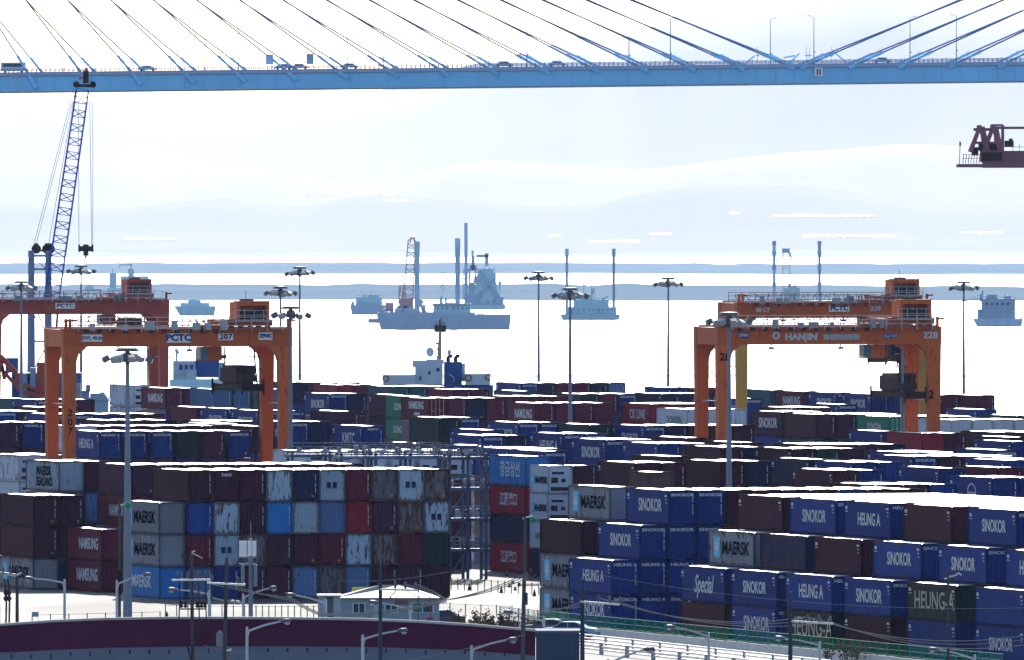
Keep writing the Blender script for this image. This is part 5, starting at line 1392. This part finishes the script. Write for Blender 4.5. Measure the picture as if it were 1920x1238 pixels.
# green mesh fence on a low concrete kerb before the right block
def fence(pts_uv, n, hp, lab, kerb=.55, mesh=True, name='mesh_fence', pm='fence_green'):
    (ua, va), (ub, vb) = pts_uv; xa, ya = xy(ua, va); xb, yb = xy(ub, vb)
    r0 = empty(name, (xa, ya, 0)); tag(r0, lab, 'fence'); d = Vector((xb - xa, yb - ya, 0))
    b = MB()
    for k in range(n + 1):
        q = d * (k / n); MB().bar(q + Vector((0, 0, kerb)), q + Vector((0, 0, kerb + hp)), .09).build('post', M[pm], r0)
    for z in ((.1, .5, .95) if mesh else (.9,)): b.bar(Vector((0, 0, kerb + hp * z)), d + Vector((0, 0, kerb + hp * z)), .035)
    if mesh:
        m_ = n * 12
        for k in range(m_): q = d * (k / m_); b.bar(q + Vector((0, 0, kerb + .05)), q + Vector((0, 0, kerb + hp * .95)), .022)
    b.build('mesh_panel', M[pm], r0)
    if kerb > .1:
        b = MB(); dn = d.normalized(); L = d.length; m_ = max(1, int(L / 3.1)); sd = Vector((-dn.y, dn.x, 0)) * .16; sf = Vector((dn.y, -dn.x, 0)) * -1.5; r_ = random.Random(3)
        for k in range(m_):
            q0 = d * (k / m_) + dn * .04; q1 = d * ((k + 1) / m_) - dn * .04; h_ = kerb * r_.uniform(.95, 1.04)
            lo = [q0 - sd, q1 - sd, q1 + sd, q0 + sd]
            if lo[0].y + yb * 0 > lo[3].y: ia, ib = 3, 2
            else: ia, ib = 0, 1
            out_ = Vector((0, -1, 0)) * 1.1; lo[ia] = lo[ia] + out_; lo[ib] = lo[ib] + out_
            b.add(lo + [v + Vector((0, 0, h_)) for v in (q0 - sd, q1 - sd, q1 + sd, q0 + sd)], [(0,3,2,1),(4,5,6,7),(0,1,5,4),(1,2,6,5),(2,3,7,6),(3,0,4,7)])
        b.build('kerb_wall', M['barrier'], r0)
fence(((369.5, 1243), (365.6, 1098)), 48, 1.05, 'long green mesh fence on a white kerb wall before the right block', .62)
def gfence(xa, ya, xb, yb, n, hp, lab):
    A_ = G(xa, ya); B_ = G(xb, yb); ua, va = uv(A_.x, A_.y); ub, vb = uv(B_.x, B_.y)
    fence(((ua, va), (ub, vb)), n, hp, lab, .02, False)
gfence(846, 1106, 1010, 1116, 13, 1.1, 'thin green post fence crossing the bright yard centre')
gfence(815, 1151, 960, 1158, 5, 1.0, 'sparse green post fence behind the shrubs')
gfence(480, 1160, 600, 1160, 10, 1.1, 'green fence left of the white hut')
gfence(310, 1158, 480, 1160, 8, 1.1, 'green fence behind the left utility poles')
gfence(60, 1166, 300, 1160, 7, .6, 'row of low thin posts at the left behind the maroon wall')
# guard rails
def guard(pa, pb, n, lab, post=.16):
    A_ = G(*pa); B_ = G(*pb); r0 = empty('guard_rail', A_); tag(r0, lab, 'guard rail'); d = B_ - A_
    for k in range(n + 1): q = d * (k / n); MB().bar(q, q + Vector((0, 0, .95)), post).build('post', M['steel'], r0)
    for z in (.35, .62, .88): MB().bar(Vector((0, -.1, z)), d + Vector((0, -.1, z)), .07, .13).build('rail', M['galv'], r0)
guard((1080, 1222), (1480, 1268), 8, 'nearer steel guard rail with thick posts at the bottom centre', .34)
guard((1086, 1210), (1560, 1262), 9, 'farther steel guard rail beside the white road', .2)
p0, p1, p2, p3 = G(1040, 1194), G(2000, 1300), G(2000, 1400), G(980, 1280)
tag(MB().add([(v.x, v.y, .006) for v in (p0, p1, p2, p3)], [(0, 3, 2, 1)]).build('road', M['barrier']), kind='structure')

# white hut with gabled canvas-like roof and booth
s = 23.3; zg = 0
p = P(680, 1170, s); r0 = empty('site_office', (p.x, p.y, 0)); tag(r0, 'white gabled site office with windows beyond the maroon wall', 'building')
def q_(x, y, d=0): v = P(x, y, s) - Vector((p.x, p.y, 0)); v.y += d; return v
def rr(b, x0, y0, x1, y1, d0, d1): a = q_(x0, y1); c = q_(x1, y0); return b.box(a.x, c.x, d0, d1, max(a.z, 0), c.z)
wl = rr(MB(), 634, 1123, 823, 1180, 0, 6); wl = wl.build('wall', M['cabin_white'], r0)
b = MB(); A_ = [q_(630, 1121, -.6), q_(826, 1121, -.6), q_(826, 1121, 6.6), q_(630, 1121, 6.6), q_(712, 1098, 2.6), q_(744, 1099, 3.4)]
b.add(A_, [(0, 1, 5, 4), (1, 2, 5), (2, 3, 4, 5), (3, 0, 4), (0, 3, 2, 1)]); b.build('roof', M['hut_roof'], r0)
for x0, y0, x1, y1 in ((662, 1132, 684, 1150), (773, 1131, 812, 1148), (722, 1134, 745, 1148)):
    b = MB(); rr(b, x0 - 1, y0 - 1, x1 + 1, y1 + 1, -.05, -.003); w_ = b.build('window', M['sign_white'], r0)
    n_ = 2
    for k in range(n_): b = MB(); xx = x0 + (x1 - x0) * k / n_; rr(b, xx + .8, y0, xx + (x1 - x0) / n_ - .8, y1, -.08, -.053); b.build('pane', M['fence_green'] if x0 > 760 and k == 0 else M['glass'], w_)
b = MB(); rr(b, 700, 1127, 716, 1180, -.06, -.003); b.build('door', M['machinery'], r0)
b = MB(); rr(b, 740, 1126, 765, 1134, -.1, -.02); b.build('notice_board', M['boom_mauve'], r0)
b = MB(); b.bar(q_(806, 1120, -.8), q_(808, 1160, -.8), .07); b.bar(q_(800, 1160, -.8), q_(812, 1160, -.8), .2); b.build('red_pole', M['crimson'], r0)
p = P(615, 1170, 23.6); r0 = empty('guard_booth', (p.x, p.y, 0)); tag(r0, 'small grey booth with open door beside the white site office', 'booth'); s = 23.6
b = MB(); rr(b, 596, 1119, 611, 1180, 0, 4); rr(b, 625, 1119, 637, 1180, 0, 4); rr(b, 611, 1119, 625, 1180, 1.2, 4); b.build('wall', M['cabin_white'], r0)
b = MB(); rr(b, 594, 1116, 639, 1118.8, -.3, 4.3); b.build('roof', M['hut_roof'], r0)
b = MB(); rr(b, 611.5, 1122, 624.5, 1178, 1.1, 1.19); b.build('door', M['steel'], r0)
s = 23.3; p = P(680, 1170, s); r0 = empty('roof_antenna_frame', (p.x, p.y, 0)); tag(r0, 'thin dark strut frame with three pegs on the site office roof', 'strut frame')
b = MB(); b.bar(q_(712, 1105, -.4), q_(786, 1108, -.4), .09); b.bar(q_(728, 1124, -.4), q_(742, 1108, -.4), .08)
for x in (741, 761, 780): b.bar(q_(x, 1106, -.4), q_(x, 1096, -.4), .12); b.bar(q_(x, 1096, -.4), q_(x + 52, 1124, -.7), .05)
for x in (716, 784): b.bar(q_(x, 1106, -.4), q_(x, 1170, -.4) * 1, .07)
b.build('frame', M['rust_black'], r0)
# yellow warning board
s = 22.6; p = P(675, 1118, s); r0 = empty('warning_sign', (p.x, p.y, 0)); tag(r0, 'yellow warning board with round emblem leaning above the hut roof', 'sign')
z0 = p.z; MB().box(-.68, .68, -.04, 0, z0 - .2, z0 + .75).build('board', M['sign_yellow'], r0)
MB().bar((-.5, .05, 0), (-.5, .05, z0 + .7), .07).bar((.5, .05, 0), (.5, .05, z0 + .7), .07).build('post', M['steel'], r0)
MB().tube([(-.33, -.06, z0 + .25), (-.33, -.045, z0 + .25)], .2, 16).build('emblem', M['crimson'], r0)
MB().tube([(-.33, -.07, z0 + .25), (-.33, -.062, z0 + .25)], .13, 16).build('emblem_disc', M['sign_white'], r0)
# small board and cones on the yard
s = 22.5; p = G(66, 1168); r0 = empty('notice_sign', (p.x, p.y, 0)); tag(r0, 'small white notice board on thin legs, far left of the yard', 'sign')
MB().box(-.28, .28, -.03, 0, .5, .92).build('board', M['shed_blue'], r0); MB().bar((-.24, 0, 0), (-.24, 0, .5), .04).bar((.24, 0, 0), (.24, 0, .5), .04).build('leg', M['steel'], r0)
for i, (x, y, lab) in enumerate([(313, 1160, 'dark traffic cone at left near the green fence'), (880, 1107, 'leftmost of three dark cones on the fence line by the red stack'), (940, 1112, 'middle of three dark cones on the fence line by the red stack'), (1002, 1118, 'rightmost of three dark cones on the fence line by the red stack')]):
    g_ = G(x, y); o = MB().lathe((0, 0, 0), [(.22, 0), (.22, .05), (.17, .06), (.04, .62), (.02, .64)], 10).build('traffic_cone', M['dark_green'], None, (g_.x, g_.y - .3, 0)); tag(o, lab, 'traffic cone', 'dark cones on the yard')
# parked car behind the wall end
def parked_car(x, y, s, m, lab, rz=0, L=4.6):
    g_ = P(x, y, s); zc = g_.z
    r0 = empty('parked_car', (g_.x, g_.y, 0), rz); tag(r0, lab, 'car')
    pr = [(-L/2, .32), (-L/2, .78), (-L*.44, .92), (-L*.27, 1.0), (-L*.13, 1.42), (L*.16, 1.45), (L*.33, 1.02), (L*.48, .9), (L/2, .6), (L/2, .32)]
    return r0, pr
def car(x, y, m, lab, rz, L=4.7):
    g_ = G(x, y); r0 = empty('parked_car', (g_.x, g_.y, 0), rz); tag(r0, lab, 'car')
    MB().prism([(-L/2, .32), (-L/2, .78), (-L*.44, .92), (-L*.27, .98), (L*.33, .98), (L*.47, .88), (L/2, .6), (L/2, .32)], -.88, .88).build('body', M[m], r0)
    MB().prism([(-L*.27, .98), (-L*.14, 1.4), (-L*.1, 1.44), (L*.12, 1.45), (L*.17, 1.4), (L*.32, .98)], -.78, .78).build('roof', M[m], r0)
    MB().prism([(-L*.23, 1.0), (-L*.125, 1.35), (-.05, 1.37), (-.05, 1.0)], -.8, .8).prism([(.05, 1.0), (.05, 1.37), (L*.14, 1.35), (L*.27, 1.0)], -.8, .8).build('window', M['glass'], r0)
    for q in (-L*.31, L*.31):
        for d in (-.86, .86): wh = MB().tube([(q, d - .11, .33), (q, d + .11, .33)], .33, 14).build('wheel', M['tyre'], r0); MB().tube([(q, d - .12, .33), (q, d + .12, .33)], .18, 10).build('rim', M['galv'], wh)
    for d in (-.62, .62): MB().box(L/2 - .04, L/2 + .03, d - .18, d + .18, .62, .78).build('headlight', M['sign_white'], r0)
car(1030, 1194, 'car_paint', 'dark silver car parked behind the right end of the maroon wall', R(-12))
car(1068, 1199, 'shed_blue', 'bluish car nosing out right of the dark silver car', R(-12))
car(738, 1175, 'sign_white', 'white car roof just showing above the maroon wall by the hut', R(4))
car(825, 1176, 'car_paint', 'small dark car parked right of the white hut', R(20), 3.9)

# shrubs: upright reeds and leafy stems
def shrub(x, y, hh, wd, n, lab, seed, leafy=True):
    g_ = G(x, y); r0 = empty('shrub', (g_.x, g_.y, 0)); tag(r0, lab, 'shrub', 'dry shrubs behind the maroon wall'); r_ = random.Random(seed)
    st = MB(); lf = MB()
    for k in range(n):
        a = r_.uniform(-wd, wd); c = r_.uniform(-1, 1); h_ = hh * r_.uniform(.5, 1.05); tx_ = a + r_.uniform(-.35, .35)
        st.bar((a * .5, c, 0), (tx_, c, h_), .05, .05, .015, .015)
        for j in range(22 if leafy else 10):
            t = r_.uniform(.25, 1.02); px_ = a * .5 + (tx_ - a * .5) * t + r_.gauss(0, .13); pz = h_ * t + r_.gauss(0, .05); py = c + r_.gauss(0, .15)
            w_ = r_.uniform(.04, .11); l_ = r_.uniform(.08, .26); an = r_.uniform(-1.2, 1.2)
            dx, dz = math.sin(an) * l_, math.cos(an) * l_
            lf.add([(px_, py, pz), (px_ + dx * .5 - w_ * math.cos(an), py + .03, pz + dz * .5), (px_ + dx, py + r_.uniform(-.1, .1), pz + dz), (px_ + dx * .5 + w_ * math.cos(an), py, pz + dz * .5)], [(0, 1, 2, 3)])
    st.build('stem', M['bark'], r0); lf.build('foliage', M['grass_dry'], r0)
for i, (x, y, hh, wd, n, lab) in enumerate([(857, 1182, 1.9, .45, 9, 'slim upright shrub just right of the white hut'), (896, 1182, 1.7, .7, 12, 'leafy shrub left of the tall lamp pole, first in the row'), (918, 1184, 1.5, .7, 14, 'middle shrub of the clump before the yard fence'), (938, 1186, 1.5, .8, 18, 'dense low shrub left of the tall lamp pole foot'), (960, 1188, 1.3, .8, 16, 'low shrub touching the left of the tall lamp pole'), (998, 1192, 1.5, .8, 18, 'shrub with reeds right of the tall lamp pole'), (1012, 1190, 1.8, .6, 9, 'thin reeds left of the parked silver car'), (880, 1186, 1.0, .7, 10, 'small dry shrub under the leafy clump'), (1596, 1243, 1.6, 1.2, 26, 'bare bramble bush against the kerb wall at lower right'), (1555, 1240, 1.1, .5, 10, 'small bramble by the kerb wall near the right dark pole')]):
    shrub(x, y, hh, wd, n, lab, 40 + i, i not in (8, 9))

# reefer rack: steel gantry frames with walkways and cable clutter
def rack(u0, u1, v, levels, lab, seed, ztop, clutter=True):
    X, Y = xy(u0, v); r0 = empty('reefer_rack', (X, Y, 0), PHI); tag(r0, lab, 'steel rack', 'refrigerated container racks in the middle yard'); w_ = u1 - u0
    n = max(2, int(w_ / 3.2)); r_ = random.Random(seed)
    b = MB()
    for k in range(n + 1):
        x = w_ * k / n
        for y in (0, 1.6): b.box(x - .12, x + .12, y - .12, y + .12, 0, ztop)
        if k % 2 == 0 and k < n:
            for z in levels[:-1]: b.bar((x, 0, z - 2.6), (x + w_ / n, 0, z), .14)
    b.build('post', M['rack_steel'], r0)
    for z in levels:
        MB().box(-.3, w_ + .3, -.3, 1.9, z - .3, z).build('walkway', M['rack_steel'], r0)
        b = MB()
        for y in (-.28, 1.88):
            for q in (.35, .7, 1.05): b.bar((-.3, y, z + q), (w_ + .3, y, z + q), .05)
            for k in range(n * 3 + 1): x = -.3 + (w_ + .6) * k / (n * 3); b.bar((x, y, z), (x, y, z + 1.05), .05)
        b.build('handrail', M['rack_steel'], r0)
        b = MB()
        for k in range(n * 2): x = w_ * (k + r_.random()) / (n * 2); b.box(x, x + .35, .3, .7, z + .05, z + r_.uniform(.5, 1.0))
        b.build('socket_box', M['machinery'], r0)
        b = MB()
        for k in range(n): x = w_ * (k + .5) / n; b.tube([(x, -.3, z + .9), (x + .4, -.4, z + .2), (x + .9, -.35, z - .3), (x + 1.1, -.3, z + .4)], .05, 5)
        b.build('power_cable', M['wire_dark'], r0)
lv = [2.9, 5.8, 8.7, 11.6]
for i, (x0, v, wd) in enumerate([(843, 1404, 3.6), (640, 1412, 10.2), (548, 1424, 15.0)]):
    D = None
    # left end placed on the view ray of photo column x0
    t = (x0 - 960) / F; Yw = v / (EY[1] + EY[0] * t); Xw = t * Yw; u, vv_ = uv(Xw, Yw)
    ok = True
    for a in PLACED:
        if min(a[1], u + wd) - max(a[0], u) > 0 and min(a[3], v + 2) - max(a[2], v) > 0: ok = False; print('rack hits', i, a, u)
    rack(u, u + wd, v, lv, ['nearest refrigerated rack frame left of the red and blue stack', 'second refrigerated rack behind the rusty wall', 'third refrigerated rack frame, farther back', 'fourth refrigerated rack, before the lettered navy boxes', 'farthest refrigerated rack frame in the middle yard'][i], 60 + i, 11.9)
# shed by the white box stack
s = 14.6; p = P(178, 770, s); r0 = empty('small_shed', (p.x, p.y, 0)); tag(r0, 'pale blue gabled shed left of the white box stack', 'shed')
w_ = 46 / s; z1 = P(0, 752, s).z; z2 = P(0, 735, s).z
MB().box(-w_/2, w_/2, 0, 8, 0, z1).build('wall', M['shed_blue'], r0)
MB().prism([(-w_/2 - .3, z1 - .05), (w_/2 + .3, z1 + .0), (w_/2 - .6, z2), ], -.3, 8.3).build('roof', M['shed_blue'], r0)
